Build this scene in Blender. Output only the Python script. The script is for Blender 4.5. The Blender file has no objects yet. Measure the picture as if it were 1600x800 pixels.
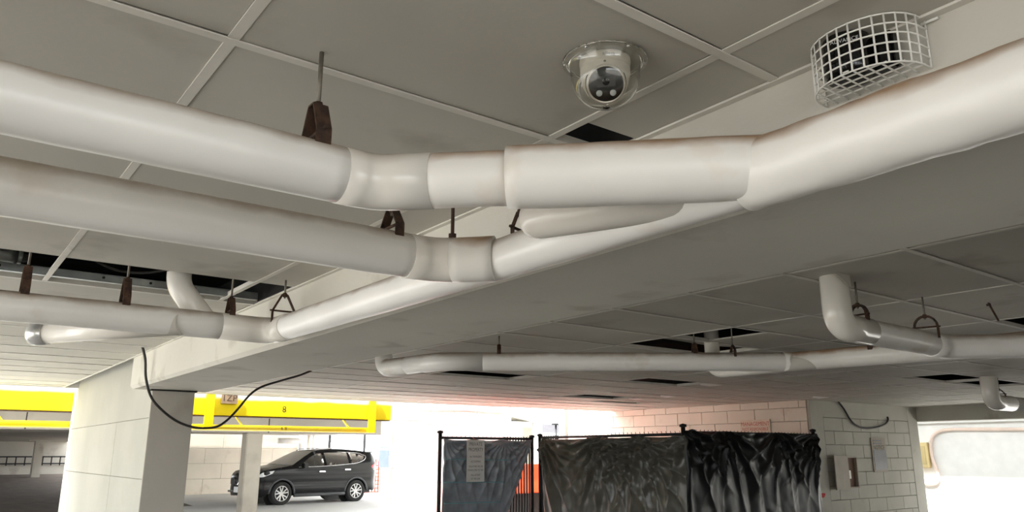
import bpy, bmesh, math, random
from mathutils import Vector, Matrix, noise
random.seed(11)
PI = math.pi
S = bpy.context.scene
COL = S.collection

# ------------------------------------------------------------------ camera
CAM_H = 1.5
F_PX = 1205.0
TH = math.atan(308.0 / F_PX)          # pitch up
PS = math.radians(37.1)               # heading, clockwise from +Y
fw = Vector((math.sin(PS) * math.cos(TH), math.cos(PS) * math.cos(TH), math.sin(TH)))
rt = Vector((math.cos(PS), -math.sin(PS), 0))
up = rt.cross(fw)
cd = bpy.data.cameras.new('camera')
cam = bpy.data.objects.new('camera', cd)
COL.objects.link(cam)
cam.matrix_world = Matrix(((rt.x, up.x, -fw.x, 0), (rt.y, up.y, -fw.y, 0), (rt.z, up.z, -fw.z, CAM_H), (0, 0, 0, 1)))
cd.sensor_width = 36.0
cd.lens = F_PX / 1600.0 * 36.0
cd.clip_start = 0.02
cd.clip_end = 400
S.camera = cam

# ------------------------------------------------------------------ world, sun, exposure
W = bpy.data.worlds.new('overcast_sky')
S.world = W
W.use_nodes = True
bg = W.node_tree.nodes['Background']
bg.inputs['Color'].default_value = (0.93, 0.97, 1.0, 1)
bg.inputs['Strength'].default_value = 3.3
sd = bpy.data.lights.new('sun', 'SUN')
sd.energy = 13.0
sd.angle = math.radians(1.5)
sd.color = (1.0, 0.965, 0.91)
sun = bpy.data.objects.new('sun', sd)
COL.objects.link(sun)
to_sun = Vector((-0.60, -0.10, 0.79)).normalized()
sun.rotation_euler = to_sun.to_track_quat('Z', 'Y').to_euler()
sun.location = (0, -20, 30)
S.view_settings.view_transform = 'Standard'
S.view_settings.look = 'None'
S.view_settings.gamma = 1.0
S.view_settings.use_curve_mapping = False
S.view_settings.exposure = 0.9

# ------------------------------------------------------------------ materials
def lin(c):
    f = lambda v: v / 12.92 if v <= 0.04045 else ((v + 0.055) / 1.055) ** 2.4
    return tuple(f(x / 255.0) for x in c)

def mat(name, rgb, rough=0.6, metal=0.0, spec=0.5, mottle=(3.0, 0.10), bump=None, coat=0.0, stain=None, dust=None, emit=None, trans=0.0, alpha=None):
    """rgb in sRGB 0-255; every material is a small procedural node tree in world space"""
    m = bpy.data.materials.new(name)
    m.use_nodes = True
    nt = m.node_tree
    N, L = nt.nodes, nt.links
    b = N['Principled BSDF']
    b.inputs['Roughness'].default_value = rough
    b.inputs['Metallic'].default_value = metal
    b.inputs['Specular IOR Level'].default_value = spec
    b.inputs['Coat Weight'].default_value = coat
    b.inputs['Coat Roughness'].default_value = 0.12
    b.inputs['Transmission Weight'].default_value = trans
    base = lin(rgb)
    geo = N.new('ShaderNodeNewGeometry')
    def noise_node(scale, detail=4.0, vec=None):
        n = N.new('ShaderNodeTexNoise')
        n.inputs['Scale'].default_value = scale
        n.inputs['Detail'].default_value = detail
        L.new(vec or geo.outputs['Position'], n.inputs['Vector'])
        return n
    def mix(fac, a, c, mode='MIX'):
        x = N.new('ShaderNodeMix')
        x.data_type = 'RGBA'
        x.blend_type = mode
        if isinstance(fac, float): x.inputs[0].default_value = fac
        else: L.new(fac, x.inputs[0])
        for s, v in ((6, a), (7, c)):
            if isinstance(v, tuple): x.inputs[s].default_value = (*v, 1)
            else: L.new(v, x.inputs[s])
        return x.outputs[2]
    def ramp(src, lo, hi):
        r = N.new('ShaderNodeMapRange')
        r.inputs['From Min'].default_value = lo
        r.inputs['From Max'].default_value = hi
        L.new(src, r.inputs['Value'])
        return r.outputs['Result']
    s, a = mottle
    n = noise_node(s)
    colour = mix(ramp(n.outputs['Fac'], 0.3, 0.7), tuple(v * (1 - a) for v in base), tuple(min(1, v * (1 + a)) for v in base))
    if stain:                                   # (rgb, scale, threshold, strength)
        sn = noise_node(stain[1], 6.0)
        f = ramp(sn.outputs['Fac'], stain[2], stain[2] + 0.12)
        mm = N.new('ShaderNodeMath'); mm.operation = 'MULTIPLY'; mm.inputs[1].default_value = stain[3]
        L.new(f, mm.inputs[0])
        colour = mix(mm.outputs[0], colour, lin(stain[0]))
    if dust:                                    # dust settled on upward faces: (rgb, strength)
        sx = N.new('ShaderNodeSeparateXYZ')
        L.new(geo.outputs['Normal'], sx.inputs[0])
        dn = noise_node(7.0, 5.0)
        ad = N.new('ShaderNodeMath'); ad.operation = 'MULTIPLY_ADD'; ad.inputs[1].default_value = 0.7
        L.new(dn.outputs['Fac'], ad.inputs[0]); L.new(sx.outputs['Z'], ad.inputs[2])
        f = ramp(ad.outputs[0], 0.72, 1.2)
        mm = N.new('ShaderNodeMath'); mm.operation = 'MULTIPLY'; mm.inputs[1].default_value = dust[1]
        L.new(f, mm.inputs[0])
        colour = mix(mm.outputs[0], colour, lin(dust[0]))
    L.new(colour, b.inputs['Base Color'])
    if bump:
        bn = noise_node(bump[0], 5.0)
        bp = N.new('ShaderNodeBump')
        bp.inputs['Strength'].default_value = bump[1]
        bp.inputs['Distance'].default_value = 0.01
        L.new(bn.outputs['Fac'], bp.inputs['Height'])
        L.new(bp.outputs['Normal'], b.inputs['Normal'])
    if emit:
        b.inputs['Emission Color'].default_value = (*lin(emit[0]), 1)
        b.inputs['Emission Strength'].default_value = emit[1]
    m['_b'] = 1
    return m

M = {}
M['panel'] = mat('grey_ceiling_paint', (190, 186, 176), 0.7, stain=((120, 110, 96), 2.2, 0.60, 0.35), mottle=(1.3, 0.08), bump=(60, 0.06))
M['batten'] = mat('ceiling_batten_paint', (216, 212, 203), 0.55, stain=((140, 126, 108), 5.0, 0.62, 0.4))
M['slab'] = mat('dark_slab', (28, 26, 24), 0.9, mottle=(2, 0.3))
M['beam'] = mat('painted_concrete', (200, 196, 186), 0.75, stain=((140, 130, 116), 3.0, 0.58, 0.4), mottle=(0.9, 0.08), bump=(25, 0.18))
M['pipe'] = mat('pipe_paint', (238, 235, 230), 0.30, spec=0.5, dust=((150, 126, 100), 0.75), mottle=(2.5, 0.05), bump=(18, 0.05), stain=((200, 182, 158), 3.4, 0.62, 0.45))
M['sleeve'] = mat('pipe_sleeve_paint', (230, 226, 219), 0.34, spec=0.5, dust=((160, 126, 92), 0.95), mottle=(3.0, 0.05), bump=(11, 0.22), stain=((206, 184, 156), 4.0, 0.6, 0.5))
M['pvc'] = mat('glossy_white_plastic', (226, 221, 212), 0.18, spec=0.5, mottle=(2, 0.03), dust=((160, 142, 120), 0.5))
M['chrome_cap'] = mat('aluminium_cap', (226, 226, 224), 0.2, metal=0.5, mottle=(4, 0.04))
M['rust'] = mat('rusty_iron', (74, 52, 38), 0.75, metal=0.2, mottle=(25, 0.45), stain=((44, 30, 24), 30, 0.5, 0.8), bump=(60, 0.3))
M['rod'] = mat('grey_steel', (120, 114, 104), 0.5, metal=0.5, mottle=(20, 0.2))
M['galv'] = mat('galvanized_steel', (150, 154, 152), 0.38, metal=0.8, mottle=(9, 0.2))
M['block'] = mat('painted_block', (184, 181, 170), 0.8, stain=((150, 142, 122), 3.5, 0.62, 0.4), mottle=(2, 0.08), bump=(45, 0.25))
M['block_beige'] = mat('cream_block', (228, 221, 206), 0.8, stain=((186, 172, 150), 2.5, 0.62, 0.4), mottle=(1, 0.08), bump=(40, 0.2))
M['block_white'] = mat('white_block', (236, 236, 232), 0.75, stain=((206, 204, 194), 1.5, 0.6, 0.4), mottle=(1, 0.04), bump=(40, 0.2))
M['mortar'] = mat('mortar', (140, 136, 126), 0.95, mottle=(8, 0.15))
M['pale_mortar'] = mat('pale_mortar', (196, 188, 174), 0.95, mottle=(8, 0.1))
M['far_conc'] = mat('far_concrete', (134, 128, 118), 0.85, stain=((100, 94, 86), 1.4, 0.6, 0.4), mottle=(0.8, 0.1))
M['cast'] = mat('cast_concrete', (174, 172, 163), 0.75, stain=((168, 158, 138), 2.2, 0.6, 0.35), mottle=(1.2, 0.08), bump=(30, 0.15))
M['grey_conc'] = mat('grey_concrete', (172, 166, 156), 0.85, stain=((120, 112, 100), 1.4, 0.6, 0.4), mottle=(0.8, 0.1), bump=(20, 0.2))
M['floor'] = mat('garage_floor', (122, 119, 114), 0.8, stain=((96, 92, 88), 0.8, 0.58, 0.5), mottle=(0.5, 0.12), bump=(30, 0.15))
M['light_conc'] = mat('light_concrete', (192, 192, 190), 0.85, mottle=(0.5, 0.06), stain=((160, 154, 146), 0.7, 0.62, 0.4))
M['asphalt'] = mat('brown_asphalt', (92, 80, 70), 0.9, mottle=(3, 0.25), bump=(60, 0.3))
M['rail_yellow'] = mat('yellow_enamel', (255, 220, 10), 0.4, mottle=(3, 0.05), stain=((222, 190, 90), 5, 0.66, 0.5))
M['black_plastic'] = mat('black_plastic', (22, 22, 22), 0.4, mottle=(10, 0.1))
M['gloss_black'] = mat('gloss_black', (14, 14, 15), 0.12, mottle=(10, 0.1))
M['white_plastic'] = mat('white_plastic', (226, 220, 210), 0.35, mottle=(10, 0.03))
M['wire'] = mat('white_wire_enamel', (232, 230, 224), 0.35, mottle=(30, 0.05))
M['cable'] = mat('black_cable', (42, 38, 36), 0.55, mottle=(10, 0.1))
M['tarp'] = mat('black_tarpaulin', (18, 20, 21), 0.40, spec=0.4, mottle=(6, 0.25), bump=(14, 0.12))
M['tarp_faint_glare'] = mat('black_tarpaulin_grey_glare', (84, 82, 74), 0.30, spec=0.5, mottle=(6, 0.2), bump=(14, 0.12))  # black tarpaulin lightened to grey, glare put into the colour
M['tarp_glare'] = mat('black_tarpaulin_blue_glare', (150, 158, 168), 0.28, spec=0.6, mottle=(6, 0.25), bump=(14, 0.15))  # same black tarpaulin, its bluish glare put into the colour
M['steel_dark'] = mat('dark_fence_steel', (34, 34, 36), 0.5, metal=0.4, mottle=(12, 0.2))
M['twine'] = mat('cyan_twine', (120, 190, 200), 0.7)
M['orange'] = mat('orange_plastic', (255, 70, 24), 0.5, mottle=(5, 0.12))
M['white_paint'] = mat('white_paint', (240, 240, 236), 0.5, mottle=(4, 0.04))
M['sign_white'] = mat('sign_white', (236, 238, 236), 0.45, mottle=(6, 0.03))
M['sign_cream'] = mat('sign_cream', (222, 208, 188), 0.5, mottle=(6, 0.06))
M['sign_brown'] = mat('sign_brown', (150, 128, 104), 0.6, mottle=(12, 0.15))
M['ink_brown'] = mat('ink_brown', (72, 50, 40), 0.6)
M['ink_red'] = mat('ink_red', (190, 84, 70), 0.6)
M['ink_grey'] = mat('ink_grey', (120, 122, 124), 0.6)
M['ink_black'] = mat('ink_black', (20, 20, 20), 0.6)
M['ink_white'] = mat('ink_white', (225, 225, 225), 0.6)
M['sign_blue'] = mat('sign_blue', (84, 94, 140), 0.5, mottle=(8, 0.06))
M['sign_grey'] = mat('sign_grey', (104, 102, 106), 0.3, mottle=(8, 0.1))
M['box_tan'] = mat('tan_box_paint', (150, 138, 122), 0.55, mottle=(8, 0.08))
M['box_brown'] = mat('brown_box_inside', (104, 74, 58), 0.7, mottle=(8, 0.15))
M['red_paint'] = mat('red_spray', (190, 30, 40), 0.7)
M['paper'] = mat('torn_kraft_paper', (142, 116, 78), 0.85, mottle=(40, 0.2))
M['car'] = mat('black_car_paint', (11, 12, 14), 0.3, spec=0.2, coat=0.22, mottle=(4, 0.1))
M['clad'] = mat('grey_cladding', (64, 66, 68), 0.6, mottle=(8, 0.1))
M['tyre'] = mat('tyre_rubber', (24, 24, 24), 0.85, mottle=(10, 0.15))
M['alloy'] = mat('alloy_rim', (190, 190, 188), 0.35, metal=0.2, mottle=(10, 0.05))
M['chrome'] = mat('chrome', (225, 225, 225), 0.12, metal=1.0, mottle=(10, 0.02))
M['red_lens'] = mat('red_lens', (190, 20, 30), 0.15, mottle=(10, 0.1))
M['clear_lens'] = mat('clear_lens', (220, 224, 226), 0.1, mottle=(10, 0.05))
M['seat'] = mat('seat_fabric', (40, 40, 42), 0.85, mottle=(20, 0.1))
M['tree'] = mat('green_leaves', (88, 110, 60), 0.8, mottle=(6, 0.3))

def glass(name, tint, rough=0.0):
    m = bpy.data.materials.new(name)
    m.use_nodes = True
    b = m.node_tree.nodes['Principled BSDF']
    b.inputs['Base Color'].default_value = (*lin(tint), 1)
    b.inputs['Roughness'].default_value = rough
    b.inputs['Transmission Weight'].default_value = 1.0
    b.inputs['IOR'].default_value = 1.45
    return m
M['glass'] = glass('clear_acrylic', (246, 246, 242), 0.03)
M['car_glass'] = glass('tinted_car_glass', (150, 172, 164), 0.0)
M['dark_glass'] = glass('privacy_car_glass', (70, 74, 74), 0.0)

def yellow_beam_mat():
    m = mat('yellow_beam_glare_paint', (255, 226, 8), 0.45, mottle=(2, 0.05), stain=((225, 186, 70), 3.0, 0.66, 0.4), bump=(20, 0.1))
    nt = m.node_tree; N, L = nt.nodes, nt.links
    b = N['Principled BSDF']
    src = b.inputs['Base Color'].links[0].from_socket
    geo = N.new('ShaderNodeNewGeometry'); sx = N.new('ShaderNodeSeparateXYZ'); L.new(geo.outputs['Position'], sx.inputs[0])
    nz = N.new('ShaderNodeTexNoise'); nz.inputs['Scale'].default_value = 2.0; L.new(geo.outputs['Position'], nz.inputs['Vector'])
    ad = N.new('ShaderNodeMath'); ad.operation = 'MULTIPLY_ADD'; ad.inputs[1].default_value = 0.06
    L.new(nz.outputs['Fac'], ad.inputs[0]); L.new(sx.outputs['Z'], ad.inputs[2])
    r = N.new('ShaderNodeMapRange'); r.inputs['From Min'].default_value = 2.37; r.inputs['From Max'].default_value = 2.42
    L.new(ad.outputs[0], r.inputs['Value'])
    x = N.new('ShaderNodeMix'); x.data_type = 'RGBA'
    L.new(r.outputs['Result'], x.inputs[0]); L.new(src, x.inputs[6]); x.inputs[7].default_value = (*lin((246, 246, 238)), 1)  # whitens the top of the beam, sun glare put into the colour
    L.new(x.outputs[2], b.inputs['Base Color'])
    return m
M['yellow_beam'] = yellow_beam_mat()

# ------------------------------------------------------------------ mesh helpers
class MB:
    def __init__(self): self.bm = bmesh.new()
    def box(self, c, s, rot=None):
        r = bmesh.ops.create_cube(self.bm, size=1.0)['verts']
        mt = Matrix.Translation(c) @ (rot.to_4x4() if rot else Matrix()) @ Matrix.Diagonal((s[0], s[1], s[2], 1))
        bmesh.ops.transform(self.bm, matrix=mt, verts=r)
        return self
    def span(self, a, b):
        a, b = Vector(a), Vector(b)
        return self.box((a + b) / 2, (abs(b.x - a.x), abs(b.y - a.y), abs(b.z - a.z)))
    def bar(self, p, q, w, t, side=(0, 0, 1)):
        """flat bar from p to q: w along `side`, t across"""
        p, q = Vector(p), Vector(q)
        d = (q - p); l = d.length; d.normalize()
        s = Vector(side); s = (s - d * s.dot(d)).normalized()
        n = d.cross(s)
        rot = Matrix((d, s, n)).transposed()
        return self.box((p + q) / 2, (l, w, t), rot)
    def tube(self, pts, r, seg=12, caps=True, wob=0.0, wscale=6.0):
        pts = [Vector(p) for p in pts]
        rs = r if isinstance(r, (list, tuple)) else [r] * len(pts)
        rings = []; nrm = None
        for i, p in enumerate(pts):
            a = pts[i] - pts[i - 1] if i else pts[1] - pts[0]
            b = pts[i + 1] - pts[i] if i < len(pts) - 1 else a
            t = (a.normalized() + b.normalized()).normalized()
            if nrm is None:
                ref = Vector((0, 0, 1)) if abs(t.z) < 0.9 else Vector((1, 0, 0))
                nrm = (ref - t * ref.dot(t)).normalized()
            else:
                nrm = (nrm - t * nrm.dot(t)).normalized()
            bi = t.cross(nrm)
            ring = []
            for k in range(seg):
                an = 2 * PI * k / seg
                dv = nrm * math.cos(an) + bi * math.sin(an)
                q = p + dv * rs[i]
                if wob:
                    q = q + dv * wob * (noise.noise(q * wscale) + 0.6 * noise.noise(q * wscale * 2.7 + Vector((3, 1, 7))))
                ring.append(self.bm.verts.new(q))
            rings.append(ring)
        for a, b in zip(rings, rings[1:]):
            for k in range(seg):
                f = self.bm.faces.new((a[k], a[(k + 1) % seg], b[(k + 1) % seg], b[k])); f.smooth = True
        if caps:
            self.bm.faces.new(rings[0][::-1]); self.bm.faces.new(rings[-1])
        return self
    def cyl(self, p, q, r, seg=12, r2=None):
        return self.tube([p, q], [r, r if r2 is None else r2], seg)
    def lathe(self, prof, c, axis=(0, 0, 1), seg=32, smooth=True):
        """prof: [(radius, height)...] revolved about axis through c"""
        ax = Vector(axis).normalized()
        ref = Vector((1, 0, 0)) if abs(ax.x) < 0.9 else Vector((0, 1, 0))
        u = (ref - ax * ref.dot(ax)).normalized(); v = ax.cross(u); c = Vector(c)
        rings = []
        for rr, h in prof:
            rings.append([self.bm.verts.new(c + ax * h + (u * math.cos(2 * PI * k / seg) + v * math.sin(2 * PI * k / seg)) * max(rr, 1e-5)) for k in range(seg)])
        for a, b in zip(rings, rings[1:]):
            for k in range(seg):
                f = self.bm.faces.new((a[k], a[(k + 1) % seg], b[(k + 1) % seg], b[k])); f.smooth = smooth
        return self
    def poly(self, pts, normal, th):
        """flat polygon extruded by th along normal"""
        n = Vector(normal).normalized()
        a = [self.bm.verts.new(Vector(p)) for p in pts]
        b = [self.bm.verts.new(Vector(p) + n * th) for p in pts]
        self.bm.faces.new(a[::-1]); self.bm.faces.new(b)
        for i in range(len(a)):
            j = (i + 1) % len(a)
            self.bm.faces.new((a[i], a[j], b[j], b[i]))
        return self
    def mesh(self, name, material):
        bmesh.ops.recalc_face_normals(self.bm, faces=self.bm.faces)
        me = bpy.data.meshes.new(name)
        self.bm.to_mesh(me); self.bm.free()
        me.materials.append(material)
        return me
    def build(self, name, material, parent=None, bevel=0.0):
        if bevel:
            bmesh.ops.bevel(self.bm, geom=[e for e in self.bm.edges], offset=bevel, segments=2, affect='EDGES', clamp_overlap=True)
        o = bpy.data.objects.new(name, self.mesh(name, material))
        COL.objects.link(o)
        if parent: adopt(o, parent)
        return o

def adopt(o, parent):
    # geometry is written in world space; only top-level Empties carry a location
    o.parent = parent
    if parent.parent is None: o.matrix_parent_inverse = Matrix.Translation(-parent.location)

def tag(o, label, cat, group=None, kind=None):
    o['label'] = label; o['category'] = cat
    if group: o['group'] = group
    if kind: o['kind'] = kind
    return o

def thing(name, label, cat, loc, group=None):
    o = bpy.data.objects.new(name, None)
    o.empty_display_size = 0.1
    o.location = loc
    COL.objects.link(o)
    return tag(o, label, cat, group)

def struct(o):
    o['kind'] = 'structure'
    return o

def piece(name, me, parent, loc):
    o = bpy.data.objects.new(name, me)
    o.location = loc
    COL.objects.link(o); o.parent = parent
    return o

FONT_CACHE = {}
def text(s, size, origin, xdir, ydir, material, parent, name='lettering', th=0.0008, align='CENTER', sx=1.0):
    key = (s, align)
    if key not in FONT_CACHE:
        cu = bpy.data.curves.new('lettering', 'FONT')
        cu.body = s; cu.align_x = align; cu.align_y = 'CENTER'; cu.resolution_u = 3
        t = bpy.data.objects.new('lettering', cu); COL.objects.link(t)
        dg = bpy.context.evaluated_depsgraph_get()
        me = bpy.data.meshes.new_from_object(t.evaluated_get(dg))
        FONT_CACHE[key] = [v.co.copy() for v in me.vertices], [tuple(p.vertices) for p in me.polygons]
        bpy.data.objects.remove(t); bpy.data.curves.remove(cu); bpy.data.meshes.remove(me)
    vs, fs = FONT_CACHE[key]
    x, y = Vector(xdir).normalized(), Vector(ydir).normalized()
    me = bpy.data.meshes.new(name)
    me.from_pydata([Vector(origin) + x * v.x * size * sx + y * v.y * size + x.cross(y) * th for v in vs], [], fs)
    me.materials.append(material)
    o = bpy.data.objects.new(name, me)
    COL.objects.link(o)
    adopt(o, parent)
    return o

def fillet(pts, radii, n=8):
    """polyline with rounded corners"""
    pts = [Vector(p) for p in pts]
    out = [pts[0]]
    for i in range(1, len(pts) - 1):
        a, p, b = pts[i - 1], pts[i], pts[i + 1]
        r = radii[i - 1] if isinstance(radii, (list, tuple)) else radii
        d1, d2 = (a - p).normalized(), (b - p).normalized()
        ang = d1.angle(d2)
        cut = min(r / math.tan(ang / 2), 0.49 * (a - p).length, 0.49 * (b - p).length)
        s, e = p + d1 * cut, p + d2 * cut
        for k in range(n + 1):
            t = k / n
            out.append(s * (1 - t) ** 2 + p * 2 * t * (1 - t) + e * t * t)
    out.append(pts[-1])
    return out

def line(a, b, step=0.05):
    a, b = Vector(a), Vector(b)
    n = max(1, int((b - a).length / step))
    return [a.lerp(b, k / n) for k in range(n + 1)]

def spline(pts, n=8):
    pts = [Vector(p) for p in pts]
    P = [pts[0] * 2 - pts[1]] + pts + [pts[-1] * 2 - pts[-2]]
    out = []
    for i in range(1, len(P) - 2):
        for k in range(n):
            t = k / n
            a, b, c, d = P[i - 1], P[i], P[i + 1], P[i + 2]
            out.append(0.5 * ((2 * b) + (c - a) * t + (2 * a - 5 * b + 4 * c - d) * t * t + (3 * b - a - 3 * c + d) * t ** 3))
    out.append(pts[-1])
    return out

# ------------------------------------------------------------------ setting: floor, slab, beams, walls
CZ = 2.40                     # underside of ceiling panels
BX0, BX1, BZ = 1.60, 2.32, 2.10   # the big beam
CY = 12.62                    # front edge of the ceiling

struct(MB().span((-60, -40, -0.2), (90, 110, 0)).build('floor', M['floor']))
struct(MB().span((-30, 6.6, -0.1), (3.4, 18.8, 0.02)).build('bounce_slab', M['light_conc']))  # unseen pale slab added to bounce light onto far ceiling and beam
struct(MB().span((3.4, 11.6, -0.1), (12.3, 18.8, 0.015)).build('bounce_slab', M['light_conc']))  # more of the added pale slab, bounces light towards the cream wall
struct(MB().span((6.0, 18.8, -0.1), (19, 31, 0.012)).build('carport_floor', M['light_conc']))
struct(MB().span((-12, 16.2, 3.02), (10.25, 19.4, 3.2)).build('shade_canopy', M['grey_conc']))  # unseen canopy added to shade the fascia, post and car
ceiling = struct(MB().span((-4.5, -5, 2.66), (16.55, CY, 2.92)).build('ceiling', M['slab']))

beam = MB()
pr = [(BX0, 2.66), (BX0, BZ + 0.025), (BX0 + 0.025, BZ), (BX1 - 0.02, BZ), (BX1, BZ + 0.02), (BX1, 2.66)]
beam.poly([(x, -5, z) for x, z in pr], (0, 1, 0), 13.22)
beam = struct(beam.build('concrete_beam', M['beam']))
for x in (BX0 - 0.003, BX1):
    MB().span((x, -4.9, CZ + 0.02), (x + 0.003, 8.2, 2.66)).build('dark_beam_band', M['slab'], beam)  # dark band on each beam side above the ceiling panels

# pier at the far end of the beam, cast in form panels
pier = struct(MB().span((1.786, 8.108, 0), (2.164, 12.89, 2.66)).build('wall_left', M['mortar']))
def form_panel(y0, y1, z0, z1):
    MB().span((1.78, y0 + 0.004, z0 + 0.004), (1.80, y1 - 0.004, z1 - 0.004)).build('form_panel', M['cast'], pier)
for y0, y1, z0, z1 in ((8.1, 12.9, 1.83, 2.66), (8.1, 9.62, 1.26, 1.83), (9.62, 12.9, 1.26, 1.83), (8.1, 9.62, 0, 1.26), (9.62, 12.9, 0, 1.26)):
    form_panel(y0, y1, z0, z1)
MB().span((1.776, 8.09, 0), (2.17, 8.125, 2.085)).build('front_face', M['grey_conc'], pier, bevel=0.004)
MB().span((1.78, 12.88, 0), (2.17, 12.91, 2.66)).build('end_face', M['cast'], pier)
MB().span((1.76, 8.085, 2.085), (2.19, 8.16, 2.099)).build('bearing_strip', M['slab'], pier)

# ------------------------------------------------------------------ ceiling panels and battens
YL = [1.63 + 0.627 * k for k in range(-4, 18)]          # -0.88 .. 12.29
YL.append(CY)
XL = [-3.22, -2.0, -0.78, 0.44, 1.37, 1.60]
XR = [2.32] + [3.5 + 1.22 * k for k in range(0, 11)] + [16.5]
holes = set()
def panel_mesh(w, l):
    b = MB()
    b.span((0.013, 0.013, 0), (w - 0.013, l - 0.013, 0.012))
    return b.mesh('ceiling_panel', M['panel'])
pm = {}
def add_panel(x0, x1, y0, y1, dz=0.0, tilt=None):
    k = (round(x1 - x0, 3), round(y1 - y0, 3))
    if k not in pm: pm[k] = panel_mesh(*k)
    o = piece('ceiling_panel', pm[k], ceiling, (x0, y0, CZ + 0.004 + dz))
    o.rotation_euler = tilt or (random.uniform(-.004, .004), random.uniform(-.002, .002), 0)
    return o
def row(y): return min(range(len(YL) - 1), key=lambda i: abs(YL[i] - y))
R4 = row(4.14)
for i in range(len(XL) - 1):
    for j in range(len(YL) - 1):
        x0, x1, y0, y1 = XL[i], XL[i + 1], YL[j], YL[j + 1]
        if j > R4:
            if i == 0: add_panel(XL[0], XL[2], y0, y1); add_panel(XL[2], XL[-1], y0, y1)
            continue
        if j == R4 and i in (2, 3): continue                       # the missing row above the lowest pipe
        if j == R4 and i == 4: continue
        if i == 4 and abs(y0 - 1.003) < 0.01:
            add_panel(x0, x1, y0, y0 + 0.49); continue             # short panel leaves a dark gap
        add_panel(x0, x1, y0, y1)
# one panel lies askew above the missing row
add_panel(0.46, 1.30, 4.20, 4.70, 0.16, (0.10, 0.05, 0.05))
RH = {(4.72, 3.51): 'part', (7.16, 6.65): 'open', (8.38, 9.16): 'open', (4.72, 7.27): 'open', (9.6, 4.14): 'open', (5.94, 2.26): None,
      (8.38, 8.53): 'slit', (9.6, 9.78): 'sag', (4.72, 4.14): 'lift', (7.16, 11.66): 'slit', (5.94, 1.63): 'open', (10.82, 4.14): 'open'}
for i in range(len(XR) - 1):
    for j in range(len(YL) - 1):
        x0, x1, y0, y1 = XR[i], XR[i + 1], YL[j], YL[j + 1]
        if y1 < 0.30 * x0 - 0.6: continue
        if x0 > 12.5 and y0 > 7.8: continue
        st = None
        for (hx, hy), v in RH.items():
            if abs(hx - x0) < 0.02 and abs(hy - y0) < 0.03: st = v
        if st == 'open': continue
        if st == 'part': add_panel(x0 + 0.44, x1, y0, y1); continue
        if st == 'slit': add_panel(x0, x1, y0 + 0.13, y1); continue
        if st == 'cut': add_panel(x0 + 0.50, x1, y0, y1); continue
        if st == 'sag': add_panel(x0, x1, y0, y1, -0.01, (0.06, 0.0, 0)); continue
        if st == 'lift': add_panel(x0, x1, y0, y1, 0.02, (0.16, 0.02, 0)); continue
        add_panel(x0, x1, y0, y1)
def batten(a, b, w=0.026):
    a, b = Vector(a), Vector(b)
    d = (b - a).normalized(); s = Vector((-d.y, d.x, 0))
    m = MB()
    m.bar(a, b, w, 0.003, s)
    m.bar(a + Vector((0, 0, 0.016)), b + Vector((0, 0, 0.016)), 0.004, 0.03, s)
    m.build('ceiling_batten', M['batten'], ceiling)
for y in YL[:-1]:
    if abs(y - YL[R4]) > 0.01: batten((XL[0], y, CZ), (BX0, y, CZ))
    x_end = 16.5 if y < 7.8 else 12.42
    batten((BX1, y, CZ), (x_end, y, CZ))
for x in XL[1:-1]: batten((x, YL[0], CZ + 0.002), (x, YL[R4 + 1], CZ + 0.002))
for x in XR[1:-1]: batten((x, max(-0.9, 0.3 * x - 0.8), CZ + 0.002), (x, CY if x < 12.4 else 7.8, CZ + 0.002))
MB().bar((BX0 - 0.012, -0.9, CZ), (BX0 - 0.012, CY, CZ), 0.022, 0.006, (1, 0, 0)).build('ceiling_batten', M['batten'], ceiling)
MB().bar((BX1 + 0.012, -0.9, CZ), (BX1 + 0.012, CY, CZ), 0.022, 0.006, (1, 0, 0)).build('ceiling_batten', M['batten'], ceiling)
MB().span((-4.5, CY - 0.03, CZ - 0.004), (12.4, CY, 2.66)).build('edge_trim', M['batten'], ceiling)

# steel stud lying in the open row
st_ = thing('steel_stud', 'long galvanized steel stud with punched holes in the open ceiling row', 'steel stud', (0.6, 4.66, CZ + 0.02))
b = MB(); b.span((-0.72, 4.62, CZ + 0.006), (1.55, 4.624, CZ + 0.05)); b.span((-0.72, 4.62, CZ + 0.006), (1.55, 4.66, CZ + 0.009)); b.span((-0.72, 4.62, CZ + 0.047), (1.55, 4.66, CZ + 0.05))
b.build('channel', M['galv'], st_)
for k in range(9): MB().cyl((-0.5 + 0.24 * k, 4.6185, CZ + 0.028), (-0.5 + 0.24 * k, 4.6215, CZ + 0.028), 0.008, 8).build('punched_hole', M['slab'], st_)
tag(MB().tube(spline([(0.50, 4.16, 2.46), (0.62, 4.22, 2.415), (0.72, 4.28, 2.405), (0.84, 4.27, 2.41), (0.98, 4.20, 2.44)]), 0.006, 8).build('ceiling_cable', M['cable']),
    'thin black cable sagging in the open ceiling row above the lowest pipe', 'cable')
o = thing('plumbing_stub', 'small dark capped pipe end lying in the open ceiling row at far left', 'pipe', (0.1, 4.5, 2.44))
MB().cyl((-0.35, 4.42, 2.47), (0.30, 4.47, 2.45), 0.035, 16).build('pipe_section', M['galv'], o)
MB().cyl((0.27, 4.468, 2.4505), (0.34, 4.472, 2.449), 0.040, 16, 0.012).build('end_cap', M['slab'], o)

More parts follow.
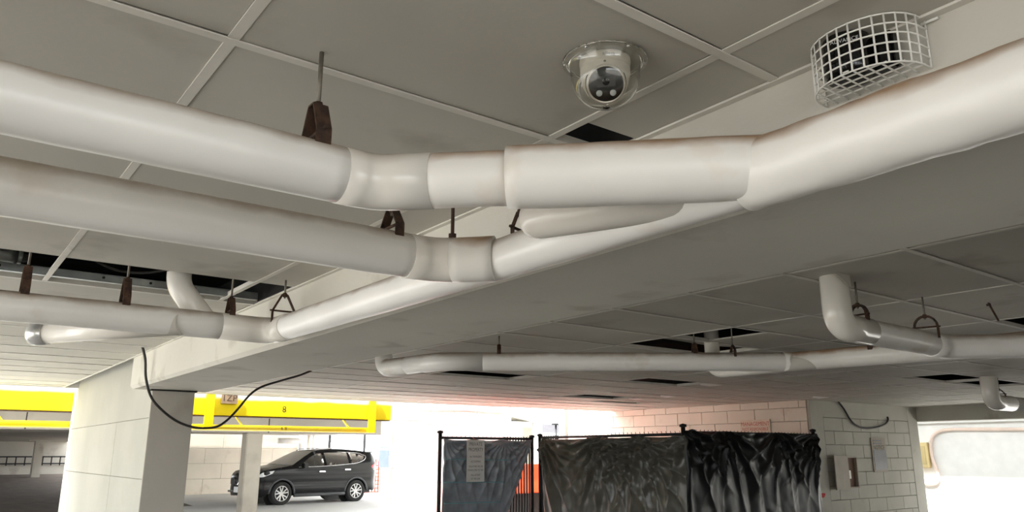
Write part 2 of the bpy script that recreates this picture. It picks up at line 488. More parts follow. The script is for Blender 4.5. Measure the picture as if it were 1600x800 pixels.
# ------------------------------------------------------------------ block walls
def block_wall(parent, origin, u, n, length, z0, z1, bw, bh, material, skip=None):
    """courses of single blocks; u along the wall, n out of it"""
    u, n, origin = Vector(u), Vector(n), Vector(origin)
    cache = {}
    rows = int(math.ceil((z1 - z0) / bh - 0.01))
    for r in range(rows):
        zb = z0 + r * bh; h = min(bh, z1 - zb)
        if h < 0.03: continue
        cuts = [0.0]
        x = bw * (0.5 if r % 2 else 1.0)
        while x < length - 0.02: cuts.append(x); x += bw
        cuts.append(length)
        for a, c in zip(cuts, cuts[1:]):
            w = c - a
            if w < 0.03: continue
            key = (round(w, 3), round(h, 3))
            if key not in cache:
                g, d, cz = 0.004, 0.03, 0.004
                f = [(g, g), (w - g, g), (w - g, h - g), (g, h - g)]
                i_ = [(g + cz, g + cz), (w - g - cz, g + cz), (w - g - cz, h - g - cz), (g + cz, h - g - cz)]
                vs = [u * p[0] + Vector((0, 0, p[1])) - n * d for p in f] + [u * p[0] + Vector((0, 0, p[1])) - n * cz for p in f] + [u * p[0] + Vector((0, 0, p[1])) for p in i_]
                fs = [(8, 9, 10, 11)]
                for base in (0, 4):
                    for k in range(4): fs.append((base + k, base + (k + 1) % 4, base + 4 + (k + 1) % 4, base + 4 + k))
                me = bpy.data.meshes.new('concrete_block'); me.from_pydata(vs, [], fs); me.materials.append(material)
                bb = bmesh.new(); bb.from_mesh(me); bmesh.ops.recalc_face_normals(bb, faces=bb.faces)
                bb.normal_update()
                ff = [q for q in bb.faces if len(q.verts) == 4 and abs(q.normal.dot(n)) > 0.99]
                if ff and ff[0].normal.dot(n) < 0: bmesh.ops.reverse_faces(bb, faces=bb.faces)
                bb.to_mesh(me); bb.free()
                cache[key] = me
            piece('concrete_block', cache[key], parent, origin + u * a + Vector((0, 0, zb)) + n * random.uniform(0, 0.0025))

# right column (end of the block wall) and the wall running away behind the fence
rc = struct(MB().span((12.43, 7.83, 0), (16.2, 8.3, 2.66)).build('wall_right', M['mortar']))
block_wall(rc, (12.80, 7.8, 0), (1, 0, 0), (0, -1, 0), 3.02, 0, 2.12, 0.62, 0.235, M['block'])
MB().span((12.4, 7.795, 0), (12.80, 7.84, 2.66)).build('corner_pilaster', M['block'], rc, bevel=0.006)
MB().span((15.82, 7.795, 0), (16.2, 7.84, 2.66)).build('corner_pilaster', M['block'], rc, bevel=0.006)
MB().span((12.80, 7.797, 2.12), (15.82, 7.84, 2.66)).build('lintel_band', M['block'], rc)
wb = struct(MB().span((12.43, 7.85, 0), (12.7, 14.2, 2.66)).build('wall_back', M['pale_mortar']))
block_wall(wb, (12.4, 14.2, 0), (0, -1, 0), (-1, 0, 0), 6.35, 0.4, 2.5, 0.62, 0.235, M['block_beige'])
MB().span((12.4, 7.85, 2.50), (12.44, 14.2, 2.66)).build('lintel_band', M['block_beige'], wb)
# header beam over the right opening
struct(MB().span((16.2, -5, 2.12), (16.55, 8.3, 2.70)).build('concrete_header', M['beam'], bevel=0.01))
struct(MB().span((2.0, -3.2, 0), (16.2, -3.0, 2.66)).build('light_block_rear', M['block']))  # unseen wall behind the camera, added to cut light in the right bay
# white building wall outside the right opening
struct(MB().span((-4.6, -5, 0), (-4.4, -0.9, 2.66)).build('light_block_side', M['block']))  # unseen wall at left, added to dim the light on the jacketed pipe
ow = struct(MB().span((19.0, -4, 0), (19.3, 16, 4.0)).build('wall_outside', M['white_paint']))
MB().span((18.9, -4, 2.17), (19.0, 16, 2.30)).build('wall_ledge', M['white_paint'], ow)
MB().span((17.5, -4, 2.92), (19.0, 16, 3.1)).build('shade_eave', M['white_paint'], ow)  # hidden overhang added to keep sun off the upper wall
tag(MB().tube(spline([(18.94, 4.5, 1.97), (18.95, 6.0, 1.98), (18.95, 7.1, 2.0), (18.95, 7.93, 2.02), (18.95, 8.45, 2.02), (18.95, 8.72, 1.95), (18.95, 8.86, 1.76), (18.95, 8.88, 1.4), (18.95, 8.80, 1.08), (18.95, 8.84, 0.86), (18.95, 9.05, 0.80), (18.95, 9.4, 0.9)], 6), 0.035, 12).build('wall_conduit', mat('pinkish_conduit', (236, 214, 200), 0.5)),
    'pale curved conduit looping down the white wall outside the right opening', 'pipe')
o = thing('meter_box', 'yellowish meter box on white wall outside behind the looping conduit', 'utility box', (18.95, 9.04, 1.45))
MB().span((18.88, 8.93, 1.17), (19.0, 9.30, 1.74)).build('housing', mat('yellowed_plastic', (226, 206, 150), 0.5), o, bevel=0.01)
MB().span((18.872, 8.99, 1.24), (18.885, 9.20, 1.66)).build('cover', mat('yellowed_cover', (206, 186, 132), 0.5), o)

# yellow edge beam beyond the ceiling
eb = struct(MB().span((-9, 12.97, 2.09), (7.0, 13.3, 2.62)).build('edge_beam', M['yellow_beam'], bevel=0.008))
ew = MB().span((7.0, 12.965, 2.085), (7.62, 13.31, 2.64)).build('white_beam_end', M['white_paint'], eb, bevel=0.008)
MB().span((-9, 13.0, 2.075), (7.0, 13.28, 2.089)).build('steel_angle', M['rust'], eb)

# clearance bar hanging below the edge beam
cb = thing('clearance_bar', 'long yellow clearance pipe hung on straps below the yellow edge beam', 'clearance bar', (5.1, 13.1, 1.9))
MB().tube([(-6, 13.0, 1.90), (6.68, 13.0, 1.90)], 0.047, 20).build('bar', M['rail_yellow'], cb)
for x in (3.72, 6.60, -2.2):
    MB().span((x - 0.07, 12.93, 1.86), (x + 0.07, 12.955, 2.50)).build('strap', M['rail_yellow'], cb)
for x, s in ((4.22, 1), (6.12, 1), (0.9, 1)):
    MB().bar((x - 0.05, 13.05, 2.09), (x + 0.06, 13.0, 1.93), 0.06, 0.012, (0, 1, 0)).build('brace', M['rail_yellow'], cb)
text('6 8', 0.085, (4.97, 12.947, 1.905), (1, 0, 0), (0, 0, 1), M['ink_brown'], cb)
nm = thing('height_marking', 'small brown stencilled eight on the yellow edge beam', 'marking', (4.96, 12.968, 2.2))
text('8', 0.15, (4.96, 12.967, 2.215), (1, 0, 0), (0, 0, 1), M['ink_brown'], nm, name='numeral')
sg = thing('number_plate_sign', 'small brown plate lettered on the yellow edge beam above the cable', 'sign', (4.02, 12.95, 2.36))
MB().span((3.89, 12.94, 2.28), (4.15, 12.965, 2.445)).build('plate', M['sign_brown'], sg)
text('1ZP', 0.15, (4.02, 12.939, 2.365), (1, 0, 0), (0, 0, 1), M['ink_brown'], sg)

# white block wall beyond the beam end
wf = struct(MB().span((7.89, 14.53, 0), (10.9, 14.95, 3.2)).build('wall_far', M['mortar']))
block_wall(wf, (7.89, 14.5, 0), (1, 0, 0), (0, -1, 0), 3.01, 0, 2.4, 0.6, 0.3, M['block_white'])
MB().span((7.85, 14.495, 0), (7.892, 14.95, 3.2)).build('wall_end', M['grey_conc'], wf)
MB().span((7.89, 14.49, 2.42), (10.9, 14.53, 3.2)).build('plaster_band', M['block_white'], wf)
for k, (za, zb, zc) in enumerate(((2.50, 2.46, 2.42), (2.60, 2.58, 2.50), (2.36, 2.42, 2.40))):
    tag(MB().tube(spline([(7.95, 14.44, za), (8.7, 14.44, (za + zb) / 2 + 0.01), (9.7, 14.44, zb), (10.85, 14.44, zc)]), 0.022, 10).build('wall_conduit', mat('white_conduit', (222, 222, 214), 0.5)),
        ('middle white conduit along the top of the far white wall', 'uppermost white conduit along the top of the far white wall', 'lowest drooping white conduit along the top of the far white wall')[k], 'pipe')
sb = thing('blue_notice', 'narrow blue notice on the end of the far white block wall', 'sign', (7.84, 14.7, 1.45))
MB().span((7.828, 14.52, 1.22), (7.846, 14.94, 1.76)).build('plate', M['sign_white'], sb)
MB().span((7.822, 14.52, 1.22), (7.829, 14.94, 1.56)).build('blue_field', M['sign_blue'], sb)
for k in range(3):
    MB().span((7.822, 14.56, 1.60 + 0.05 * k), (7.829, 14.90, 1.62 + 0.05 * k)).build('printed_line', M['sign_blue'], sb)

# ------------------------------------------------------------------ beyond: far garage, car port, outdoors
fg = struct(MB().span((-12, 19.0, 1.98), (10.25, 19.4, 3.0)).build('far_fascia', M['far_conc'], bevel=0.01))
for x in (-4.0, 1.8, 6.9):
    MB().span((x, 18.992, 1.98), (x + 0.02, 19.0, 3.0)).build('panel_joint', M['slab'], fg)
struct(MB().span((-12, 19.4, 2.05), (6.3, 50, 2.4)).build('far_ceiling', M['grey_conc']))
struct(MB().span((6.3, 19.4, 2.2), (13.2, 30.9, 2.5)).build('carport_roof', M['grey_conc']))
pst = struct(MB().span((6.40, 19.02, 0), (6.79, 19.38, 1.98)).build('post_column', M['far_conc'], bevel=0.02))
bw_ = struct(MB().span((7.6, 31.03, 0), (12.55, 31.4, 3.2)).build('wall_cream', M['mortar']))
block_wall(bw_, (7.6, 31.0, 0), (1, 0, 0), (0, -1, 0), 4.95, 0, 3.1, 1.3, 0.56, M['block_beige'])
struct(MB().poly([(-20, 24, 0), (-20, 40, 0.5), (-20, 60, 0.55), (-20, 60, -0.1), (-20, 24, -0.1)], (1, 0, 0), 26.8).build('ramp', M['asphalt']))
lw = struct(MB().span((-6, 46, 0.4), (9, 46.4, 2.05)).build('wall_ramp', M['grey_conc']))
lc = struct(MB().span((4.26, 39.8, 0.3), (4.60, 40.2, 2.1)).build('ramp_column', M['grey_conc'], bevel=0.02))
MB().span((4.0, 39.7, 2.0), (4.86, 40.3, 2.06)).build('column_cap', M['grey_conc'], lc)
struct(MB().span((-6, 44.6, 0.4), (9, 45.2, 0.95)).build('ramp_kerb', M['grey_conc'], bevel=0.03))
rl = thing('guard_rail', 'dark steel guard rail beyond the ramp at far left', 'railing', (4.6, 44.5, 0.9))
for z in (1.30, 0.98): MB().span((3.2, 44.48, z), (7.5, 44.54, z + 0.06)).build('rail', M['steel_dark'], rl)
for k in range(12): MB().span((3.3 + 0.37 * k, 44.48, 0.92), (3.35 + 0.37 * k, 44.54, 1.34)).build('baluster', M['steel_dark'], rl)

# downspouts right of the cream wall
for k, x in enumerate((12.62, 12.92, 13.12)):
    dn = thing('downspout', ('white downspout with a bent top beside the cream wall', 'tan downspout between the white downspout and the dark fence post', 'slim tan downspout nearest the dark fence post')[k], 'pipe', (x, 30.9, 0), None)
    r = (0.11, 0.07, 0.05)[k]
    pts = fillet([(x - 1.0, 30.85, 1.98), (x, 30.85, 1.98), (x, 30.85, 0)], 0.2) if k == 0 else [(x, 30.85, 0), (x, 30.85, 2.6)]
    MB().tube(pts, r, 14).build('pipe_section', M['white_paint'] if k == 0 else M['block_beige'], dn)
# site fence behind the car
ff = thing('site_fence', 'dark post and wire fence standing behind the black car', 'fence', (16, 30, 0))
for x in (13.45, 15.0, 16.55):
    MB().span((x - 0.04, 29.96, 0), (x + 0.04, 30.04, 2.7)).build('post', M['steel_dark'], ff)
for z in (1.95, 0.9): MB().cyl((13.4, 30, z), (18.4, 30, z), 0.012, 6).build('rail_wire', M['steel_dark'], ff)
def net(name, o, u, w, h, cell, r, material, parent):
    u = Vector(u).normalized(); o = Vector(o); b = MB()
    nn = int(w / cell); mm = int(h / cell)
    for k in range(nn + 1): b.bar(o + u * k * cell, o + u * k * cell + Vector((0, 0, h)), r, r, u)
    for k in range(mm + 1): b.bar(o + Vector((0, 0, k * cell)), o + u * w + Vector((0, 0, k * cell)), r, r, (0, 0, 1))
    ob = b.build(name, material, parent); ob['kind'] = 'stuff'; return ob
on = thing('orange_barrier_net', 'orange plastic barrier net strung behind the rear of the black car', 'net', (14, 26, 0))
net('mesh', (13.0, 26.0, 0.15), (1, 0.1, 0), 3.2, 1.15, 0.13, 0.035, M['orange'], on)
MB().span((12.98, 25.97, 0), (13.04, 26.03, 1.35)).build('post', M['white_paint'], on)
MB().span((16.2, 26.3, 0), (16.26, 26.36, 1.35)).build('post', M['white_paint'], on)

# pale building, booth and lamp seen over the fence
wbld = thing('white_building', 'overexposed white building beyond the fence with one grey window', 'building', (18, 24, 0))
MB().span((19.0, 24.0, 0), (30, 30, 5.5)).build('wall', M['white_paint'], wbld)
f_ = MB().span((19.5, 23.93, 2.13), (20.7, 23.99, 2.62)).build('window', M['white_paint'], wbld)
MB().span((19.56, 23.90, 2.28), (20.62, 23.935, 2.60)).build('pane', M['sign_grey'], f_)
bo = thing('ticket_booth', 'small pale booth with a sloping roof beyond the gate', 'booth', (15.6, 20.4, 0))
MB().span((15.15, 20.0, 0), (15.95, 21.0, 2.48)).build('booth_wall', M['block_beige'], bo)
MB().poly([(14.6, 19.8, 2.74), (16.1, 19.8, 2.44), (16.1, 19.8, 2.50), (14.6, 19.8, 2.80)], (0, 1, 0), 1.4).build('roof', M['white_paint'], bo)
MB().span((15.55, 19.98, 0), (15.9, 20.0, 2.3)).build('door', M['box_tan'], bo)
struct(MB().span((16.0, 19.9, 0), (16.26, 20.3, 3.0)).build('white_pillar', M['white_paint']))
lp = thing('lamp_post', 'thin dark lamp post beyond the gate right of the white pillar', 'lamp post', (16.95, 20, 0))
MB().cyl((16.95, 20, 0), (16.95, 20, 2.40), 0.035, 10).build('pole', M['steel_dark'], lp)
MB().box((16.92, 20, 2.43), (0.2, 0.12, 0.06)).build('lamp_head', M['steel_dark'], lp)
struct(MB().span((12.4, 14.3, 0), (12.55, 14.5, 2.9)).build('steel_post', M['grey_conc']))
up_ = thing('utility_post', 'thin grey post with a bracket right of the far white wall', 'post', (10.98, 14.6, 0))
MB().cyl((10.98, 14.6, 0), (10.98, 14.6, 2.8), 0.03, 10).build('pole', M['galv'], up_)
MB().bar((10.98, 14.6, 2.47), (11.6, 14.7, 2.35), 0.03, 0.03).build('bracket', M['white_paint'], up_)

# orange plastic barriers in the sun behind the gate
for k in range(4):
    x = 10.3 + 0.95 * (k % 2); z = 0.045 + 0.62 * (k // 2)
    wbar = thing('plastic_barrier', ('lower left black plastic barrier behind the gate', 'lower right black plastic barrier behind the gate', 'upper left orange plastic barrier stacked behind the gate', 'upper right orange plastic barrier stacked behind the gate')[k], 'barrier', (x + 0.45, 13.9, z), 'stacked barriers behind the gate')
    b = MB(); b.poly([(x, 13.62, z), (x, 13.70, z + 0.28), (x, 13.74, z + 0.60), (x, 14.06, z + 0.60), (x, 14.10, z + 0.28), (x, 14.18, z)], (1, 0, 0), 0.93)
    b.build('shell', M['orange'] if k > 1 else M['black_plastic'], wbar, bevel=0.015)
    if k % 2: MB().span((x + 0.3, 13.60, z + 0.05), (x + 0.55, 13.70, z + 0.5)).build('reflective_band', M['white_paint'], wbar)
tag(MB().span((8.6, 12.95, 0.016), (10.5, 14.45, 0.04)).build('orange_bounce_sheet', M['orange']), 'added orange sheet behind the gate that bounces red light onto the ceiling', 'sheet')  # hidden sheet added to throw a red glow on the ceiling

# ------------------------------------------------------------------ drain pipes
PZ = 2.10
# trunk: runs along the lowest line, turns at the beam and comes back beside it
tr = thing('drain_pipe', 'lowest white drain pipe, turning to run beside the beam towards the camera', 'pipe', (1.415, 3.83, PZ), 'white drain pipes under the ceiling')
P3Y, P3Z = 4.14, 2.149
T0 = Vector((1.485, P3Y, P3Z - 0.004)); T1 = Vector((1.415, 1.9, 2.102)); TD = (T1 - T0).normalized()
MB().tube(line((-3.2, P3Y, P3Z), (1.22, P3Y, P3Z), 0.08), 0.0695, 40, wob=0.0016).build('pipe_section', M['pipe'], tr)
MB().tube(fillet([(1.20, P3Y, P3Z), T0, T0 + TD * 0.27], 0.12, 14), 0.0705, 40).build('elbow', M['pvc'], tr)
MB().tube(line(T0 + TD * 0.17, T1, 0.06), [0.066 + 0 * k for k in range(len(line(T0 + TD * 0.17, T1, 0.06)))], 40, wob=0.0012).build('pipe_section', M['pipe'], tr)
MB().tube(line((1.412, 1.99, PZ), (1.412, 0.92, PZ), 0.04), 0.066, 48, wob=0.002).build('pipe_section', M['pipe'], tr)
MB().tube(line((1.415, 0.99, PZ + 0.004), (1.415, -2.2, PZ + 0.004), 0.03), 0.0775, 64, wob=0.0042, wscale=9.0).build('jacketed_section', M['sleeve'], tr)
MB().tube(fillet([(1.00, 4.26, 2.62), (1.00, 4.25, 2.36), (1.14, 4.15, 2.15)], 0.16, 12), 0.062, 36).build('drop_elbow', M['pvc'], tr)
bc = MB().tube([(0.44, 4.64, 2.10), (1.0, 4.10, 2.135)], 0.056, 36).build('capped_branch', M['pvc'], tr)
MB().tube([(0.415, 4.664, 2.099), (0.42, 4.659, 2.099), (0.475, 4.606, 2.102)], [0.056, 0.0605, 0.0605], 36).build('end_cap', M['chrome_cap'], tr)
MB().tube([(1.275, 1.615, 2.125), (1.277, 1.605, 2.125), (1.285, 1.575, 2.124), (1.40, 1.13, 2.10)], [0.035, 0.049, 0.056, 0.056], 36).build('capped_branch', M['pvc'], tr)

# upper pipe with the sleeve
p1 = thing('drain_pipe', 'uppermost white drain pipe nearest the camera, with a wide sleeve past its bend', 'pipe', (0.77, 1.56, 2.115), 'white drain pipes under the ceiling')
MB().tube(line((-2.2, 1.56, 2.118), (0.70, 1.56, 2.115), 0.05), 0.0655, 48, wob=0.0012).build('pipe_section', M['pipe'], p1)
D1 = Vector((1.415 - 0.78, 0.955 - 1.56, 0)).normalized()
B1 = Vector((0.775, 1.56, 2.114))
MB().tube(fillet([(0.685, 1.56, 2.115), B1, B1 + D1 * 0.14], 0.18, 14), 0.0662, 48).build('elbow', M['pvc'], p1)
MB().tube(line(B1 + D1 * 0.11, B1 + D1 * 0.33, 0.05), 0.0640, 48, wob=0.0012).build('pipe_section', M['sleeve'], p1)
MB().tube(line(B1 + D1 * 0.315, B1 + D1 * 0.90, 0.03), 0.0730, 56, wob=0.0026, wscale=5).build('sleeve', M['sleeve'], p1)

# middle pipe
p2 = thing('drain_pipe', 'middle white drain pipe, bending into the beam line between the other two', 'pipe', (1.22, 2.08, PZ), 'white drain pipes under the ceiling')
MB().tube(line((-2.6, 2.08, PZ + 0.004), (1.17, 2.08, PZ + 0.004), 0.05), 0.070, 48, wob=0.0015).build('pipe_section', M['pipe'], p2)
MB().tube(fillet([(1.155, 2.08, PZ + 0.003), (1.255, 2.075, PZ + 0.003), (1.33, 1.997, PZ)], 0.13, 14), 0.0715, 48).build('elbow', M['pvc'], p2)
MB().tube(line((1.298, 2.03, PZ), (1.392, 1.93, PZ), 0.03), 0.0722, 48).build('coupling', M['sleeve'], p2)

# far pipe in the right bay
pc = thing('drain_pipe', 'long far white drain pipe with a shallow angle at each end, right of the beam', 'pipe', (4.0, 4.5, 2.2), 'white drain pipes under the ceiling')
C1, C2, C3, C4 = Vector((3.12, 5.89, 2.2)), Vector((3.23, 5.21, 2.2)), Vector((5.46, 3.53, 2.2)), Vector((5.90, 0.9, 2.2))
MB().tube(fillet([(3.12, 5.95, 2.64), C1 + Vector((0, 0.06, 0)), C1 + Vector((0.08, -0.5, 0))], 0.10, 10), 0.074, 32).build('elbow', M['pipe'], pc)
MB().tube(fillet([C1 + Vector((0.04, -0.3, 0)), C2, C2 + (C3 - C2) * 0.12], 0.2, 10), 0.073, 32).build('elbow', M['pipe'], pc)
MB().tube(line(C2 + (C3 - C2) * 0.1, C3 - (C3 - C2) * 0.0, 0.1), 0.072, 32, wob=0.0012).build('pipe_section', M['pipe'], pc)
MB().tube([C3 + (C2 - C3) * 0.03, C3, C3 + (C4 - C3) * 0.2, C4, C4 + (C4 - C3)], 0.0745, 32).build('pipe_section', M['sleeve'], pc)
MB().tube(fillet([(5.26, 4.16, 2.64), (5.26, 4.16, 2.165), (5.50, 3.30, 2.19)], 0.09, 10), 0.062, 28).build('drop_elbow', M['pvc'], pc)

# right pipe with the tall drop
pd = thing('drain_pipe', 'white drain pipe dropping through a torn ceiling panel at right', 'pipe', (3.78, 2.15, 2.14), 'white drain pipes under the ceiling')
MB().tube(fillet([(3.76, 2.15, 2.64), (3.76, 2.15, 2.14), (4.05, 2.15, 2.138)], 0.10, 14), 0.073, 40).build('drop_elbow', M['pvc'], pd)
MB().tube(line((3.95, 2.15, 2.138), (4.86, 2.15, 2.128), 0.06), 0.070, 36, wob=0.0012).build('pipe_section', M['pipe'], pd)
MB().tube(fillet([(4.75, 2.15, 2.128), (4.92, 2.15, 2.127), (5.3, 1.80, 2.127), (5.45, 1.0, 2.127), (5.5, -0.5, 2.127)], 0.14, 10), 0.0725, 36).build('elbow', M['pipe'], pd)
tc = thing('torn_paper', 'torn brown kraft paper hanging from the hole beside the right drop pipe', 'paper', (3.95, 2.2, 2.38))
MB().poly([(3.84, 2.24, 2.40), (4.00, 2.20, 2.405), (3.955, 2.20, 2.355), (3.93, 2.21, 2.30), (3.88, 2.23, 2.345)], (0, -1, 0), 0.003).build('scrap', M['paper'], tc)
tc2 = thing('torn_flap', 'pointed white flap of torn ceiling skin against the right drop pipe', 'scrap', (3.7, 2.08, 2.38))
MB().poly([(3.64, 2.075, 2.40), (3.775, 2.07, 2.402), (3.77, 2.065, 2.33), (3.735, 2.07, 2.345)], (-0.4, -1, 0), 0.004).build('flap', M['panel'], tc2)

# pipe at the far right edge
pr_ = thing('drain_pipe', 'white drain pipe dropping from an open ceiling panel at far right edge', 'pipe', (10.5, 4.1, 2.1), 'white drain pipes under the ceiling')
MB().tube(fillet([(10.35, 4.06, 2.66), (10.35, 4.06, 2.10), (10.9, 4.06, 2.10)], 0.13, 12), 0.095, 32).build('drop_elbow', M['pvc'], pr_)
MB().tube([(10.8, 4.06, 2.10), (15.5, 4.06, 2.09)], 0.09, 32).build('pipe_section', M['pipe'], pr_)

# ------------------------------------------------------------------ clevis hangers
def hanger(label, x, y, zc, d, r, h=0.05, rise=0.11, w=0.034, t=0.005, rodtop=2.42, loose=False, arch=False):
    d = Vector((math.cos(d), math.sin(d), 0)); s = Vector((-d.y, d.x, 0)); Z = Vector((0, 0, 1))
    c = Vector((x, y, 0))
    g = thing('clevis_hanger', label, 'pipe hanger', (x, y, zc), 'rusty pipe hangers')
    zt = zc + r + rise
    MB().cyl(c + Z * rodtop, c + Z * (zt - 0.02), 0.0055, 10).build('rod', M['rod'] if not loose else M['rust'], g)
    zm = zc + r + rise * 0.22
    zb = zc + math.sqrt(max(r * r - h * h, 0)) - 0.012
    P = [(-h, zb), (-h, zm), (-0.013, zt), (0.013, zt), (h, zm), (h, zb)]
    if arch: P = [(-h, zb), (-h, zm)] + [(h * math.cos(a), zm + (zt - zm) * math.sin(a)) for a in [PI * (1 - k / 8) for k in range(1, 8)]] + [(h, zm), (h, zb)]
    b = MB()
    for (a0, z0), (a1, z1) in zip(P, P[1:]):
        b.bar(c + s * a0 + Z * z0, c + s * a1 + Z * z1, w, t, d)
    b.build('yoke', M['rust'], g)
    MB().cyl(c + s * (-h - 0.014) + Z * zm, c + s * (h + 0.014) + Z * zm, 0.005, 8).build('cross_bolt', M['rust'], g)
    b = MB(); b.cyl(c + Z * (zt - 0.012), c + Z * (zt + 0.010), 0.011, 6)
    b.build('nut', M['rust'], g)
    return g
hanger('brown hanger on bare grey rod above the uppermost pipe', 0.625, 1.56, 2.115, 0, 0.0655, 0.042, 0.085, 0.036)
hanger('wide brown hanger over the middle pipe just left of its bend', 1.10, 2.08, 2.104, 0, 0.070, 0.052, 0.07, 0.03)
hanger('slim hanger over the middle pipe where it joins the beam line', 1.44, 1.86, 2.10, -1.2, 0.068, 0.048, 0.075, 0.012)
rd = thing('hanger_rod', 'straight steel rod with a nut standing on the bend of the middle pipe', 'pipe hanger', (1.30, 2.04, 2.18), 'rusty pipe hangers')
MB().cyl((1.30, 2.04, 2.42), (1.30, 2.04, 2.165), 0.006, 10).build('rod', M['rust'], rd)
MB().cyl((1.30, 2.04, 2.17), (1.30, 2.04, 2.19), 0.014, 6).build('nut', M['rust'], rd)
hanger('dark rusty hanger at the left end of the lowest pipe', 0.31, P3Y + 0.004, P3Z, 0, 0.0695, 0.045, 0.12, 0.036, rodtop=2.66)
hanger('rusty twin-plate hanger midway along the lowest pipe, under the ceiling hole', 0.735, P3Y + 0.004, P3Z, 0, 0.0695, 0.048, 0.12, 0.036, rodtop=2.66)
hanger('small rusty hanger on the lowest pipe just before its elbow', 1.25, P3Y + 0.004, P3Z, 0, 0.0695, 0.042, 0.085, 0.03, rodtop=2.66)
hanger('open thin-legged hanger past the elbow of the lowest pipe beside the beam', T0.x - 0.005, P3Y - 0.16, P3Z - 0.006, math.atan2(TD.y, TD.x), 0.066, 0.060, 0.115, 0.014, 0.009)
dC = math.atan2(C3.y - C2.y, C3.x - C2.x)
hanger('leftmost hanger of the long far pipe, on a thin rod', 3.60, 4.93, 2.2, dC, 0.072, 0.040, 0.055, 0.03, 0.010)
hanger('hanger left of the white drop on the long far pipe', 4.84, 4.0, 2.2, dC, 0.072, 0.035, 0.07, 0.035, rodtop=2.66)
hanger('hanger right of the white drop on the long far pipe', 5.08, 3.815, 2.2, dC, 0.072, 0.06, 0.05, 0.02, rodtop=2.66)
hanger('round hanger on the right stretch of the long far pipe', 5.56, 2.93, 2.2, math.atan2(C4.y - C3.y, C4.x - C3.x), 0.0745, 0.058, 0.075, 0.035, 0.014, arch=True)
hanger('dark hanger close behind the tall drop of the right pipe', 3.97, 2.15, 2.137, 0, 0.070, 0.048, 0.07, 0.03, 0.011, arch=True)
hanger('arched hanger with a cross bolt near the bend of the right pipe', 4.68, 2.13, 2.13, 0.3, 0.072, 0.062, 0.085, 0.024, 0.012, arch=True)
hanger('hanger on the drain pipe at the far right edge', 10.62, 4.06, 2.10, 0, 0.09, 0.06, 0.07, 0.04, rodtop=2.66)
lr = thing('hanger_rod', 'loose bent rusty rod with no clamp above the far end of the right pipe', 'pipe hanger', (5.20, 1.95, 2.3), 'rusty pipe hangers')
MB().cyl((5.20, 1.975, 2.41), (5.235, 1.945, 2.29), 0.006, 8).build('rod', M['rust'], lr)
MB().cyl((5.20, 1.975, 2.399), (5.203, 1.973, 2.385), 0.013, 6).build('nut', M['rust'], lr)

# ------------------------------------------------------------------ security camera under its clear dome
sc = thing('security_camera', 'white turret security camera under a clear dome on the ceiling', 'security camera', (1.176, 1.19, CZ))
CC = Vector((1.176, 1.19, CZ))
view = (Vector((0, 0, CAM_H)) - CC)
look = Vector((view.x, view.y, 0)).normalized()
look = (look * 0.84 + Vector((0, 0, -0.54))).normalized()
look = (look + Vector((math.cos(PS), -math.sin(PS), 0)) * 0.02).normalized()
MB().lathe([(0.0, 0), (0.060, 0), (0.0605, -0.006), (0.059, -0.020), (0.0585, -0.023), (0.0, -0.023)], CC, (0, 0, 1), 40).build('mounting_base', M['white_plastic'], sc)
MB().lathe([(0.0575, -0.022), (0.0585, -0.026), (0.058, -0.040), (0.054, -0.060), (0.046, -0.078), (0.034, -0.088), (0.0, -0.090)], CC, (0, 0, 1), 40).build('housing', M['white_plastic'], sc)
eye = CC + Vector((0, 0, -0.052)) + look * 0.014
MB().lathe([(0.0, -0.03), (0.036, -0.026), (0.044, 0.0), (0.0450, 0.020), (0.0445, 0.036), (0.041, 0.041), (0.0395, 0.0405)], eye, look, 40).build('eyeball', M['white_plastic'], sc)
MB().lathe([(0.0455, 0.000), (0.0470, 0.010), (0.0470, 0.016), (0.0455, 0.018)], eye, look, 40).build('swivel_gap', M['gloss_black'], sc)
fc = eye + look * 0.0405
fm = MB().lathe([(0.0, 0.0015), (0.0385, 0.0008), (0.0395, -0.002)], fc, look, 40).build('lens_face', mat('dark_grey_face', (50, 50, 50), 0.4), sc)
ry = (Vector((0, 0, 1)) - look * look.z).normalized(); rx = ry.cross(look)
MB().poly([fc + rx * x * 0.021 + ry * (0.006 + y * 0.0125) + look * 0.0016 for x, y in ((-1, -1), (1, -0.85), (1.02, 0.8), (0.9, 1), (-0.9, 0.9), (-1, 0.7))], look, 0.0015).build('lens_window', mat('lens_window_grey', (96, 96, 96), 0.15), fm)
MB().lathe([(0.0, 0.0050), (0.006, 0.0045), (0.0085, 0.0030)], fc + ry * 0.006, look, 24).build('lens', M['gloss_black'], fm)
for sx_ in (-1, 1):
    MB().lathe([(0.0, 0.004), (0.004, 0.004), (0.0068, 0.003), (0.0072, 0.001)], fc + rx * 0.0155 * sx_ - ry * 0.0195, look, 20).build('lamp_lens', M['clear_lens'], fm)
MB().lathe([(0.0012, 0.0), (0.0026, 0.0005)], CC + (-rx) * 0.0 + look * 0 + Vector((0, 0, -0.03)) + Vector((view.x, view.y, 0)).normalized() * 0.0585, Vector((view.x, view.y, 0)), 10).build('set_screw', M['gloss_black'], sc)
lf = Vector((view.x, view.y, 0)).normalized(); lx = Vector((0, 0, 1)).cross(lf)
ld = (lf + lx * 0.15).normalized()
text('alhua', 0.014, CC + ld * 0.0606 + Vector((0, 0, -0.012)), Vector((0, 0, 1)).cross(ld), (0, 0, 1), M['ink_grey'], sc)
dm = MB()
outer = [(0.1, -0.0005), (0.1, -0.006), (0.088, -0.008), (0.0835, -0.013), (0.081, -0.045)] + [(0.081 * math.cos(a), -0.045 - 0.073 * math.sin(a)) for a in [PI / 2 * k / 12 for k in range(1, 13)]]
